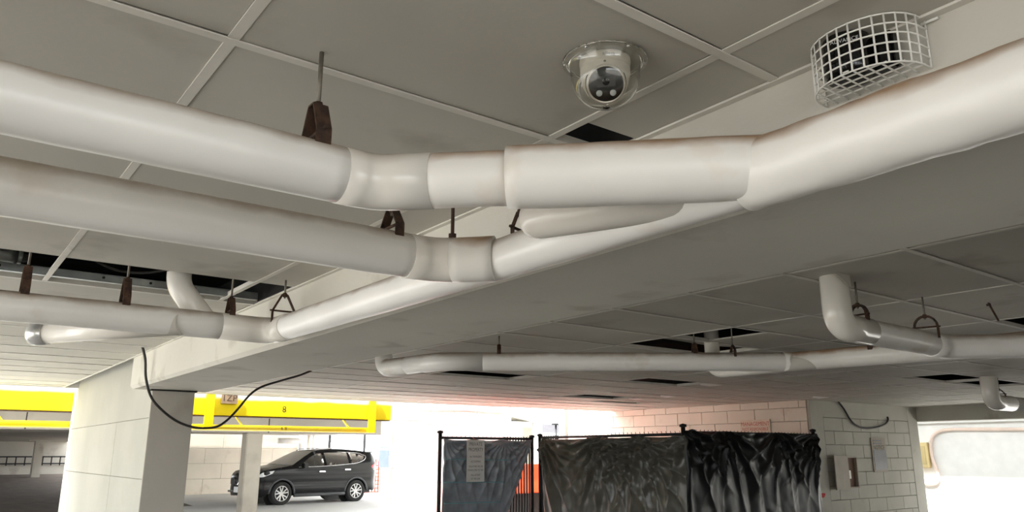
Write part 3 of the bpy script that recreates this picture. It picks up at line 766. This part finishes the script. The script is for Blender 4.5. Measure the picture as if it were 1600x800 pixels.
inner = [(max(r - 0.0022, 0), z + (0.0022 if k > 3 else 0.0)) for k, (r, z) in enumerate(outer)][2:]
dm.lathe(outer + inner[::-1] + [(0.0875, -0.0005), (0.1, -0.0005)], CC, (0, 0, 1), 48)
dm.build('clear_dome', M['glass'], sc)
for k in range(6):
    a = 2 * PI * k / 6 + 0.35
    MB().lathe([(0.0, -0.0095), (0.003, -0.009), (0.0042, -0.006)], CC + Vector((math.cos(a), math.sin(a), 0)) * 0.094, (0, 0, 1), 12).build('dome_screw', M['chrome'], sc)

# ------------------------------------------------------------------ wire guard with a black sounder
gd = thing('wire_guard', 'white wire guard cage fixed against the beam at top right', 'wire cage', (1.6, 0.77, CZ))
GY, GR, GW = 0.765, 0.120, 0.108
def arc(z, n=15, r=1.0):
    return [Vector((1.597 - GW * 1.12 * math.sin(PI * k / n) ** 0.75 * r, GY + GR * math.cos(PI * k / n) * r, z)) for k in range(n + 1)]
ZS = [2.287 + 0.0225 * k for k in range(6)]
for z in ZS:
    MB().tube(arc(z), 0.0021, 6).build('ring_wire', M['wire'], gd)
for k in range(0, 16):
    p = arc(2.286)[k]
    MB().cyl(p, (p.x, p.y, 2.40), 0.0021, 6).build('upright_wire', M['wire'], gd)
for k in range(1, 9):
    y = GY - GR + 2 * GR * k / 9
    xx = 1.597 - GW * 1.12 * (1 - ((y - GY) / GR) ** 2) ** 0.375
    MB().cyl((xx, y, 2.287), (1.597, y, 2.287), 0.0021, 6).build('bottom_wire', M['wire'], gd)
for k in range(1, 6):
    x = 1.597 - 0.025 * k
    q = min(0.999, ((1.597 - x) / (GW * 1.12))) ** (1 / 0.375)
    yy = GR * math.sqrt(max(0, 1 - q))
    MB().cyl((x, GY - yy, 2.2885), (x, GY + yy, 2.2885), 0.0021, 6).build('bottom_wire', M['wire'], gd)
MB().span((1.585, 0.60, 2.3985), (1.598, 0.655, 2.4005)).build('fixing_tab', M['wire'], gd)
MB().cyl((1.59, 0.615, 2.389), (1.59, 0.65, 2.389), 0.003, 8).build('fixing_tab', M['wire'], gd)
so = thing('alarm_sounder', 'black alarm sounder inside the white wire guard', 'alarm', (1.55, 0.77, CZ))
SC_ = (1.545, 0.795, CZ)
MB().lathe([(0.0, 0.0), (0.050, 0.0), (0.052, -0.010), (0.052, -0.082), (0.046, -0.094), (0.0, -0.096)], SC_, (0, 0, 1), 36).build('housing', M['gloss_black'], so)
MB().lathe([(0.036, -0.0965), (0.034, -0.100), (0.010, -0.100), (0.0, -0.098)], SC_, (0, 0, 1), 24).build('horn_mouth', M['black_plastic'], so)
MB().span((1.56, 0.70, 2.31), (1.597, 0.80, 2.395)).build('back_box', M['gloss_black'], so, bevel=0.006)
na = Vector((-1.0, -0.45, 0)).normalized()
text('ADVANCE', 0.0125, Vector((SC_[0], SC_[1], 2.376)) + na * 0.0525, Vector((0, 0, 1)).cross(na), (0, 0, 1), M['ink_white'], so)

# ------------------------------------------------------------------ loose cables
tag(MB().tube(spline([(1.49, 7.36, 2.41), (1.53, 7.38, 2.30), (1.56, 7.41, 2.14), (1.63, 7.45, 1.98), (1.74, 7.48, 1.87), (1.90, 7.57, 1.78), (2.06, 7.65, 1.735), (2.2, 7.72, 1.73), (2.33, 7.79, 1.75), (2.44, 7.85, 1.82), (2.55, 7.91, 1.93), (2.68, 7.97, 2.08), (2.82, 8.04, 2.17), (3.05, 8.15, 2.25), (3.3, 8.28, 2.33), (3.5, 8.39, 2.41)], 6), 0.0115, 8).build('hanging_cable', M['cable']),
    'thick black cable drooping from the ceiling across the concrete pier', 'cable')
tag(MB().tube(spline([(13.25, 7.75, 2.42), (13.45, 7.76, 2.28), (13.62, 7.76, 2.10), (13.8, 7.76, 2.0), (14.1, 7.76, 1.95), (14.5, 7.76, 1.97), (14.85, 7.76, 2.04), (15.0, 7.77, 2.12), (15.03, 7.79, 2.18)], 6), 0.017, 8).build('hanging_cable', M['cable']),
    'thin dark cable looping down the face of the right block wall', 'cable')

# ------------------------------------------------------------------ things on the right block wall
eb_ = thing('electrical_box', 'tan electrical box hanging open on the right block wall', 'electrical box', (13.2, 7.79, 1.15))
bz = MB()
bz.span((13.26, 7.76, 0.90), (13.60, 7.795, 1.44)); bz.build('back_plate', M['box_brown'], eb_)
for a, c in (((13.26, 7.70, 1.42), (13.60, 7.795, 1.44)), ((13.26, 7.70, 0.90), (13.60, 7.795, 0.92)), ((13.58, 7.70, 0.90), (13.60, 7.795, 1.44)), ((13.26, 7.70, 0.90), (13.28, 7.795, 1.44))):
    MB().span(a, c).build('side_plate', M['box_tan'], eb_)
MB().span((12.84, 7.685, 0.88), (13.28, 7.705, 1.46)).build('door', M['box_tan'], eb_, bevel=0.004)
MB().span((13.33, 7.73, 1.06), (13.41, 7.762, 1.20)).build('switch_block', M['white_plastic'], eb_)
ns = thing('notice_sign', 'small grey notice with two printed lines on the right block wall', 'sign', (14.5, 7.79, 1.5))
MB().span((14.30, 7.775, 1.16), (14.80, 7.796, 1.78)).build('plate', M['box_tan'], ns)
MB().span((14.34, 7.770, 1.20), (14.78, 7.776, 1.56)).build('grey_field', M['sign_grey'], ns)
text('NOTICE', 0.11, (14.55, 7.7735, 1.60), (1, 0, 0), (0, 0, 1), M['ink_black'], ns)
for k in range(2): MB().span((14.36, 7.770, 1.665 + 0.05 * k), (14.66, 7.776, 1.69 + 0.05 * k)).build('printed_line', M['ink_grey'], ns)
rp = thing('paint_spot', 'red spray paint spot low on the edge of the right block wall', 'paint mark', (12.6, 7.794, 0.85))
MB().poly([(12.56 + 0.07 * math.cos(a) * (1 + 0.3 * math.sin(3 * a)), 7.7935, 0.80 + 0.05 * math.sin(a) * (1 + 0.25 * math.cos(2 * a))) for a in [2 * PI * k / 14 for k in range(14)]], (0, -1, 0), 0.001).build('spot', M['red_paint'], rp)
ms = thing('management_sign', 'cream sign lettered MANAGEMENT NOT RESPONSIBLE on the cream block wall', 'sign', (12.39, 8.93, 1.9))
MB().span((12.375, 8.60, 1.58), (12.397, 9.24, 2.10)).build('plate', M['sign_cream'], ms)
text('MANAGEMENT', 0.10, (12.374, 8.92, 2.02), (0, -1, 0), (0, 0, 1), M['ink_red'], ms, sx=0.92)
text('NOT RESPONSIBLE', 0.078, (12.374, 8.92, 1.925), (0, -1, 0), (0, 0, 1), M['ink_red'], ms, sx=0.86)
wl = thing('white_shelf', 'pale board leaning on the cream wall behind the right end of the fence', 'board', (12.3, 8.1, 0))
MB().span((12.30, 7.86, 0.02), (12.39, 8.35, 1.80)).build('board', M['sign_white'], wl)

# ------------------------------------------------------------------ fence panels
def fence(name, label, a, c, zt, posts, mesh=None, extra=0.0):
    a, c = Vector(a), Vector(c); u = (c - a).normalized(); L_ = (c - a).length
    f = thing(name, label, 'fence', (a.x, a.y, 0), 'steel fence enclosure')
    for t, h in posts:
        p = a + u * t
        MB().cyl((p.x, p.y, 0), (p.x, p.y, h), 0.032, 14).build('post', M['steel_dark'], f)
        MB().lathe([(0.052, -0.006), (0.052, 0.03), (0.0, 0.045)], (p.x, p.y, h), (0, 0, 1), 14).build('post_cap', M['steel_dark'], f)
    for z in (zt, 0.10):
        MB().cyl((a.x, a.y, z), (c.x, c.y, z), 0.022, 12).build('rail', M['steel_dark'], f)
    b = MB()
    n = int(L_ / 0.09)
    for k in range(n):                         # knuckled wire ends along the top
        p = a + u * (0.05 + k * 0.09)
        b.bar((p.x, p.y, zt), (p.x + u.x * 0.02, p.y + u.y * 0.02, zt + 0.05), 0.006, 0.006)
    o = b.build('wire_ends', M['steel_dark'], f); o['kind'] = 'stuff'
    if mesh:
        t0, t1 = mesh
        n = int((t1 - t0) / 0.062)
        for k in range(n + 1):
            p = a + u * (t0 + 0.062 * k)
            MB().span((p.x - 0.011, p.y - 0.011, 0.1), (p.x + 0.011, p.y + 0.011, zt + 0.03)).build('picket', M['steel_dark'], f)
    return f
FZ = 1.77
A_, B_, C_, D_ = (7.07, 11.35), (9.03, 11.35), (9.05, 7.70), (12.33, 7.70)
f1 = fence('fence_panel', 'left steel gate leaf with the pale notice, far side of the enclosure', (*A_, 0), (*B_, 0), 1.75, ((0.0, 1.83), (1.97, 1.78)), (1.35, 1.95))
f2 = fence('fence_panel', 'middle steel fence run receding from the corner post to the gate', (C_[0], C_[1] + 0.08, 0), (9.05, 11.15, 0), FZ, ((0.0, 1.88), (3.35, 1.80)), (2.85, 3.35))
f3 = fence('fence_panel', 'right steel fence run nearest the camera, ending at the right block wall', (9.05, 7.66, 0), (*D_, 0), 1.785, ((0.06, 1.80), (3.24, 1.86)))

def tarp(label, a, c, out, zt, zb, anchors, amp, material, seed, right_pull=None, left_pull=None, sag=0.03, nu=150, nv=84):
    a, c, out = Vector(a), Vector(c), Vector(out).normalized()
    L_ = (c - a).length; u = (c - a).normalized()
    vs, fs = [], []
    rnd = random.Random(seed)
    ks = [(A, rnd.uniform(7, 12), rnd.uniform(0, 6)) for A in anchors]
    for j in range(nv + 1):
        v = j / nv
        for i in range(nu + 1):
            t = i / nu
            x = t * L_
            if right_pull: x = min(x, 1e9) * (1 - right_pull * v ** 1.2 * t)
            if left_pull: x = x + left_pull * v ** 1.2 * (L_ - x)
            z = zt + (zb - zt) * v
            span = 1.0
            for q in range(len(anchors) - 1):
                if anchors[q] <= t <= anchors[q + 1]:
                    span = (t - anchors[q]) / max(1e-6, anchors[q + 1] - anchors[q])
                    z -= sag * 4 * span * (1 - span) * (1 - v) ** 0.5
            d = 0.0
            for A, k, ph in ks:
                dx = (t - A) * L_; dy = v * (zt - zb) + 0.06
                ang = math.atan2(dx, dy); rr = math.hypot(dx, dy)
                env = math.exp(-(rr / 0.95) ** 2)
                sf = math.sin(ang * k + ph + 0.6 * noise.noise(Vector((x * 1.5, z * 1.5, seed))))
                d += amp * (1 - abs(sf)) ** 1.6 * env * min(1, rr / 0.25) * 1.5
            d += amp * 0.8 * abs(noise.noise(Vector((x * 3.2 + 0.5 * z, z * 0.45, seed + 3.1))))
            d += amp * 0.30 * noise.noise(Vector((x * 2.4 - z, z * 1.3 + x, seed + 9.1)))
            d += amp * 0.10 * noise.noise(Vector((x * 9.0, z * 6.0, seed + 5.1)))
            p = a + u * x + out * (0.055 + d) + Vector((0, 0, z - a.z))
            vs.append(p)
    w = nu + 1
    for j in range(nv):
        for i in range(nu):
            fs.append((j * w + i, j * w + i + 1, (j + 1) * w + i + 1, (j + 1) * w + i))
    me = bpy.data.meshes.new('tarpaulin'); me.from_pydata(vs, [], fs); me.materials.append(material)
    for p in me.polygons: p.use_smooth = True
    o = bpy.data.objects.new('tarpaulin', me); COL.objects.link(o)
    md = o.modifiers.new('thickness', 'SOLIDIFY'); md.thickness = 0.002
    tag(o, label, 'tarpaulin', 'tarpaulins on the enclosure')
    return o
t1 = tarp('left black tarpaulin coloured bluish for glare, behind the white notice', (7.09, 11.35, 0), (8.98, 11.35, 0), (0, -1, 0), 1.74, 0.02, (0.0, 0.33, 0.66, 1.0), 0.035, M['tarp_glare'], 2, right_pull=0.42)
for k, z in enumerate((1.40, 1.03, 0.70)):
    MB().tube(spline([(7.10, 11.235, z), (7.5, 11.225, z - 0.005), (8.0, 11.235, z - 0.012), (8.45 - 0.1 * k, 11.25, z - 0.02)]), 0.006, 6).build('twine', M['twine'], t1)
t2 = tarp('middle black tarpaulin coloured grey for glare, between the gate and the corner post', (9.05, 11.0, 0), (9.05, 7.62, 0), (-1, 0, 0), 1.76, 0.02, (0.0, 0.48, 0.72, 1.0), 0.11, M['tarp_faint_glare'], 5, left_pull=0.04)
t3 = tarp('right glossy black tarpaulin with deep folds nearest the right block wall', (8.80, 7.64, 0), (12.16, 7.64, 0), (0, -1, 0), 1.82, 0.02, (0.0, 0.28, 0.68, 1.0), 0.075, M['tarp'], 8, sag=0.01, nu=190)
pn = thing('property_notice', 'white PRIVATE PROPERTY notice hanging on the left tarpaulin', 'sign', (7.68, 11.2, 1.4))
MB().span((7.50, 11.175, 1.03), (7.86, 11.185, 1.72)).build('plate', M['sign_white'], pn)
text('PRIVATE', 0.085, (7.68, 11.174, 1.645), (1, 0, 0), (0, 0, 1), M['ink_grey'], pn, sx=0.85)
text('PROPERTY', 0.085, (7.68, 11.174, 1.555), (1, 0, 0), (0, 0, 1), M['ink_grey'], pn, sx=0.75)
for k, (s_, z) in enumerate((('NO TRESPASSING', 1.44), ('NO DUMPING', 1.36), ('VIOLATORS WILL BE', 1.28), ('PROSECUTED TO THE', 1.22), ('FULL EXTENT', 1.14), ('OF THE LAW', 1.08))):
    text(s_, 0.045, (7.68, 11.174, z), (1, 0, 0), (0, 0, 1), M['ink_grey'], pn, sx=0.7)
MB().cyl((7.68, 11.18, 1.72), (7.68, 11.28, 1.76), 0.004, 6).build('tie', M['ink_red'], pn)

# ------------------------------------------------------------------ black sport utility car
def car():
    root = thing('suv_car', 'black sport utility car parked beyond the yellow clearance bar', 'car', (10.06, 23.95, 0))
    ang = math.radians(7.5); SC = 0.955
    MX = Matrix.Translation((10.12, 24.15, 0)) @ Matrix.Rotation(ang, 4, 'Z') @ Matrix.Scale(SC, 4)
    def fin(b, name, m, parent=None, **kw):
        bmesh.ops.transform(b.bm, matrix=MX, verts=b.bm.verts)
        return b.build(name, m, parent or root, **kw)
    # side outline of the body, x forward is negative
    top = [(-2.30, 0.62), (-2.33, 0.78), (-2.24, 0.92), (-2.08, 1.02), (-1.75, 1.09), (-1.25, 1.16), (-1.02, 1.20)]
    roof = [(-1.02, 1.20), (-0.55, 1.46), (-0.22, 1.62), (0.0, 1.665), (0.5, 1.70), (1.1, 1.69), (1.65, 1.64), (2.02, 1.58)]
    back = [(2.02, 1.58), (2.12, 1.42), (2.25, 1.18), (2.27, 1.0), (2.29, 0.78), (2.33, 0.62), (2.30, 0.45)]
    bot = [(2.30, 0.45), (2.05, 0.36), (1.78, 0.32)]
    WB = 1.353; WR = 0.355; AR = 0.415
    def archpts(cx, x0, x1, n=14):
        a0 = math.acos(max(-1, min(1, (x0 - cx) / AR))); a1 = math.acos(max(-1, min(1, (x1 - cx) / AR)))
        return [(cx + AR * math.cos(a0 + (a1 - a0) * k / n), WR + AR * math.sin(a0 + (a1 - a0) * k / n)) for k in range(n + 1)]
    outline = top + roof[1:] + back[1:] + [(2.05, 0.34)] + archpts(WB, WB + AR * 0.995, WB - AR * 0.995) + [(WB - AR, 0.26), (-WB + AR, 0.24)] + archpts(-WB, -WB + AR * 0.995, -WB - AR * 0.995) + [(-2.0, 0.26), (-2.26, 0.28), (-2.32, 0.42)]
    def belt(x): return 1.10 + 0.055 * (x + 1.0)
    def wid(x, z):
        w = 0.905
        e = abs(x) / 2.33
        w -= 0.30 * max(0, (e - 0.80) / 0.20) ** 2.2
        zb = belt(x)
        if z > zb: w -= 0.30 * (z - zb) / 0.55 + 0.05 * ((z - zb) / 0.55) ** 2
        w -= 0.07 * max(0, (0.55 - z) / 0.35) ** 2
        w -= 0.018 * math.exp(-((z - 0.66) / 0.09) ** 2)
        w += 0.012 * math.exp(-((z - 0.95) / 0.05) ** 2)
        return w
    def inside(p, poly):
        r = False; x, z = p
        for i in range(len(poly)):
            (x0, z0), (x1, z1) = poly[i - 1], poly[i]
            if (z0 > z) != (z1 > z) and x < (x1 - x0) * (z - z0) / (z1 - z0) + x0: r = not r
        return r
    def nearest(p, poly):
        best = None
        for i in range(len(poly)):
            (x0, z0), (x1, z1) = poly[i - 1], poly[i]
            dx, dz = x1 - x0, z1 - z0; l = dx * dx + dz * dz
            t = 0 if l == 0 else max(0, min(1, ((p[0] - x0) * dx + (p[1] - z0) * dz) / l))
            q = (x0 + dx * t, z0 + dz * t); d = math.hypot(q[0] - p[0], q[1] - p[1])
            if best is None or d < best[0]: best = (d, q)
        return best
    # windows
    win_front = [(-0.78, 1.155), (-0.40, 1.42), (-0.08, 1.565), (0.10, 1.585), (0.12, 1.175)]
    win_rear = [(0.20, 1.18), (0.19, 1.59), (0.70, 1.60), (1.05, 1.59), (1.06, 1.235)]
    win_quarter = [(1.12, 1.245), (1.11, 1.585), (1.45, 1.555), (1.70, 1.47), (1.62, 1.36), (1.40, 1.28)]
    wins = (win_front, win_rear, win_quarter)
    def sheet(poly, cell, off, holes_=(), sgn=-1):
        """curved panel bounded by a side outline, with window openings"""
        b = MB(); xs = [p[0] for p in poly]; zs = [p[1] for p in poly]
        nx = int((max(xs) - min(xs)) / cell) + 2; nz = int((max(zs) - min(zs)) / cell) + 2
        x0, z0 = min(xs) - cell * .5, min(zs) - cell * .5
        P = {}; ok = {}
        for i in range(nx + 1):
            for j in range(nz + 1):
                p = (x0 + i * cell, z0 + j * cell)
                ins = inside(p, poly) and not any(inside(p, h) for h in holes_)
                ok[i, j] = ins; q = p
                bd = min([nearest(p, poly)] + [nearest(p, h) for h in holes_], key=lambda r: r[0])
                near_ = bd[0] < cell * 0.75
                if near_: q = bd[1]
                P[i, j] = (q, ins, near_)
        vt = {}
        for i in range(nx):
            for j in range(nz):
                cs = [(i, j), (i + 1, j), (i + 1, j + 1), (i, j + 1)]
                cx, cz = x0 + (i + .5) * cell, z0 + (j + .5) * cell
                if all(P[k][1] or P[k][2] for k in cs) and any(P[k][1] for k in cs):
                    m = (sum(P[k][0][0] for k in cs) / 4, sum(P[k][0][1] for k in cs) / 4)
                    if not inside(m, poly) or any(inside(m, h) for h in holes_): continue
                    pts = []
                    for k in cs:
                        if k not in vt:
                            x, z = P[k][0]; vt[k] = b.bm.verts.new((x, sgn * (wid(x, z) + off), z))
                        pts.append(vt[k])
                    if len(set(pts)) == 4:
                        try: b.bm.faces.new(pts).smooth = True
                        except ValueError: pass
        bmesh.ops.remove_doubles(b.bm, verts=b.bm.verts, dist=0.002)
        return b
    body = sheet(outline, 0.045, 0.0, wins, -1)
    b2 = sheet(outline, 0.045, 0.0, wins, 1)
    tmp = bpy.data.meshes.new('t'); b2.bm.to_mesh(tmp); b2.bm.free(); body.bm.from_mesh(tmp); bpy.data.meshes.remove(tmp)
    def strip(b, prof, n=8, off=0.0, crown=0.02):
        rows_ = []
        for x, z in prof:
            w = wid(x, z) + 0.001
            rows_.append([b.bm.verts.new((x + (0.10 * (1 - (2 * k / n - 1) ** 2) * (-1 if x < -1.9 else (1 if x > 1.95 else 0)) * 0.8), (2 * k / n - 1) * w, z + off + crown * (1 - (2 * k / n - 1) ** 2))) for k in range(n + 1)])
        for r0, r1 in zip(rows_, rows_[1:]):
            for k in range(n):
                b.bm.faces.new((r0[k], r0[k + 1], r1[k + 1], r1[k])).smooth = True
    strip(body, [(-2.26, 0.28), (-2.32, 0.42)] + top)
    strip(body, [p for p in roof if p[0] >= -0.23])
    strip(body, [(2.25, 1.18), (2.27, 1.0), (2.29, 0.78), (2.33, 0.62), (2.30, 0.45), (2.05, 0.34)])
    fin(body, 'body', M['car'])
    b = MB(); strip(b, [(-1.02, 1.20), (-0.55, 1.46), (-0.22, 1.62)], off=0.0, crown=0.03); fin(b, 'windscreen', M['car_glass'])
    b = MB(); strip(b, [(2.02, 1.58), (2.12, 1.42), (2.25, 1.18)], crown=0.01); fin(b, 'rear_window', M['dark_glass'])
    b = MB(); b.box((2.08, 0, 1.60), (0.20, 1.1, 0.035)); fin(b, 'spoiler', M['car'])
    for s in (-1, 1):
        for wv, m in zip(wins, ('car_glass', 'dark_glass', 'dark_glass')):
            b = sheet(wv, 0.06, -0.012, (), s); fin(b, 'side_window', M[m])
        # chrome line along the foot of the windows and round the quarter light
        cl = [(-0.82, 1.14), (0.12, 1.163), (1.06, 1.222), (1.40, 1.265), (1.66, 1.355), (1.745, 1.475), (1.62, 1.52), (1.45, 1.575), (0.7, 1.617)]
        b = MB(); b.tube([(x, s * (wid(x, z) + 0.006), z) for x, z in spline([Vector((x, 0, z)) for x, z in cl], 4) and [(q.x, q.z) for q in spline([Vector((x, 0, z)) for x, z in cl], 4)]], 0.010, 6)
        fin(b, 'chrome_trim', M['chrome'])
        for hx, hz in ((0.02, 0.995), (0.98, 1.045)):
            b = MB(); b.box((hx, s * (wid(hx, hz) + 0.022), hz), (0.22, 0.03, 0.04)); fin(b, 'door_handle', M['chrome'], bevel=0.008)
        b = MB(); b.box((-0.66, s * 1.0, 1.19), (0.16, 0.20, 0.15)); b.box((-0.64, s * 0.9, 1.15), (0.07, 0.1, 0.05)); fin(b, 'mirror', M['car'], bevel=0.02)
        # grey cladding: sills and arch lips
        b = MB(); b.tube([(x, s * (wid(x, 0.3) + 0.004), 0.29) for x in (-0.92, -0.4, 0.2, 0.7, 0.92)], 0.055, 8); fin(b, 'sill_cladding', M['clad'])
        for cx in (-WB, WB):
            pts = [(cx + (AR + 0.012) * math.cos(a), s * (wid(cx, 0.6) - 0.005), WR + (AR + 0.012) * math.sin(a)) for a in [PI * k / 18 for k in range(19)]]
            b = MB(); b.tube(pts, 0.032, 8); fin(b, 'arch_cladding', M['clad'])
            b = MB(); b.cyl((cx, s * 0.50, WR), (cx, s * 0.55, WR), AR + 0.03, 24); fin(b, 'wheel_liner', M['black_plastic'])
            b = MB(); b.lathe([(0.23, -0.11), (0.33, -0.11), (0.352, -0.09), (0.355, 0.0), (0.352, 0.09), (0.33, 0.11), (0.235, 0.11), (0.23, 0.09)], (cx, s * 0.79, WR), (0, s, 0), 36)
            wh = fin(b, 'wheel', M['tyre'])
            b = MB(); b.lathe([(0.236, 0.105), (0.225, 0.112), (0.215, 0.09), (0.205, 0.02), (0.0, 0.0)], (cx, s * 0.79, WR), (0, s, 0), 36)
            rm_ = fin(b, 'rim_dish', M['clad'], wh)
            b = MB()
            b.lathe([(0.232, 0.108), (0.222, 0.118), (0.212, 0.108)], (cx, s * 0.79, WR), (0, s, 0), 36)
            for k in range(5):
                for dd in (-0.20, 0.20):
                    a0 = 2 * PI * k / 5 + 0.3 + dd * 0.5; a1 = 2 * PI * k / 5 + 0.3 + dd * 1.35 + 0.12
                    b.bar((cx + 0.05 * math.cos(a0), s * 0.875, WR + 0.05 * math.sin(a0)), (cx + 0.218 * math.cos(a1), s * 0.897, WR + 0.218 * math.sin(a1)), 0.036, 0.02, (math.sin(a0), 0, -math.cos(a0)))
            b.cyl((cx, s * 0.86, WR), (cx, s * 0.885, WR), 0.062, 16)
            fin(b, 'spokes', M['alloy'], wh)
        # lamps
        b = MB(); b.poly([(x, s * (wid(x, z) + 0.004), z) for x, z in ((-2.19, 0.84), (-2.05, 0.98), (-1.66, 1.04), (-1.72, 0.96), (-2.0, 0.86))], (0, s, 0), 0.012); fin(b, 'headlight', M['clear_lens'])
        b = MB(); b.poly([(x, s * (wid(x, z) + 0.004), z) for x, z in ((1.90, 1.13), (2.10, 1.26), (2.16, 1.22), (2.235, 1.11), (2.0, 1.09))], (0, s, 0), 0.014)
        tl = fin(b, 'tail_light', M['red_lens'])
        b = MB(); b.poly([(x, s * (wid(x, z) + 0.006), z) for x, z in ((1.93, 1.09), (2.2, 1.10), (2.23, 1.02), (2.05, 1.03))], (0, s, 0), 0.012); fin(b, 'reverse_light', M['clear_lens'], tl)
        b = MB(); b.tube([(-0.1, s * 0.60, 1.655), (0.0, s * 0.62, 1.70), (0.5, s * 0.62, 1.735), (1.2, s * 0.61, 1.715), (1.6, s * 0.60, 1.67)], 0.016, 8); fin(b, 'roof_rail', M['chrome'])
    # front end
    b = MB(); b.box((-2.36, 0, 0.72), (0.06, 1.0, 0.20)); g_ = fin(b, 'grille', M['black_plastic'], bevel=0.02)
    for s in (-1, 1):
        b = MB(); b.bar((-2.40, s * 0.05, 0.62), (-2.36, s * 0.28, 0.84), 0.05, 0.03, (1, 0, 0)); fin(b, 'grille_bar', M['chrome'], g_)
    b = MB(); b.box((-2.40, 0, 0.48), (0.02, 0.36, 0.17)); fin(b, 'number_plate', M['sign_white'])
    b = MB(); b.box((-2.36, -0.45, 0.42), (0.05, 0.4, 0.06)); b.box((-2.36, 0.45, 0.42), (0.05, 0.4, 0.06)); fin(b, 'bumper_trim', M['chrome'], bevel=0.01)
    b = MB(); b.box((0, 0, 0.36), (4.1, 1.35, 0.18)); fin(b, 'underbody', M['black_plastic'])
    b = MB(); b.box((-0.2, 0, 0.86), (3.2, 1.5, 0.06)); b.box((-0.95, 0, 1.08), (0.3, 1.45, 0.14)); fin(b, 'cabin_trim', M['black_plastic'])
    for x in (0.15, 1.0):
        for y in (-0.38, 0.38):
            b = MB(); b.box((x, y, 1.12), (0.15, 0.48, 0.56), Matrix.Rotation(0.2, 3, 'Y')); b.box((x + 0.10, y, 1.47), (0.10, 0.26, 0.16)); fin(b, 'car_seat', M['seat'], bevel=0.03)
    return root
car()

# a few torn white scraps hanging at the broken panels of the right bay
for k, (x, y, w, lab) in enumerate(((8.2, 6.72, 0.5, 'torn white scrap at the right end of the nearer hole below the long far pipe'), (9.45, 8.55, 0.4, 'torn white scrap at the right end of the thin slit in the far ceiling'),
                                   (9.5, 9.3, 0.4, 'torn white scrap at the right end of the farthest ceiling hole'), (11.6, 7.2, 0.5, 'bright torn strip of ceiling skin left of the right block wall'))):
    s_ = thing('ceiling_scrap', lab, 'scrap', (x, y, 2.38))
    MB().poly([(x, y, 2.398), (x + w * 0.45, y - 0.06, 2.393), (x + w, y + 0.02, 2.397), (x + w * 0.7, y + 0.12, 2.380), (x + w * 0.25, y + 0.10, 2.384)], (0, 0, 1), 0.002).build('flap', M['white_paint'], s_)
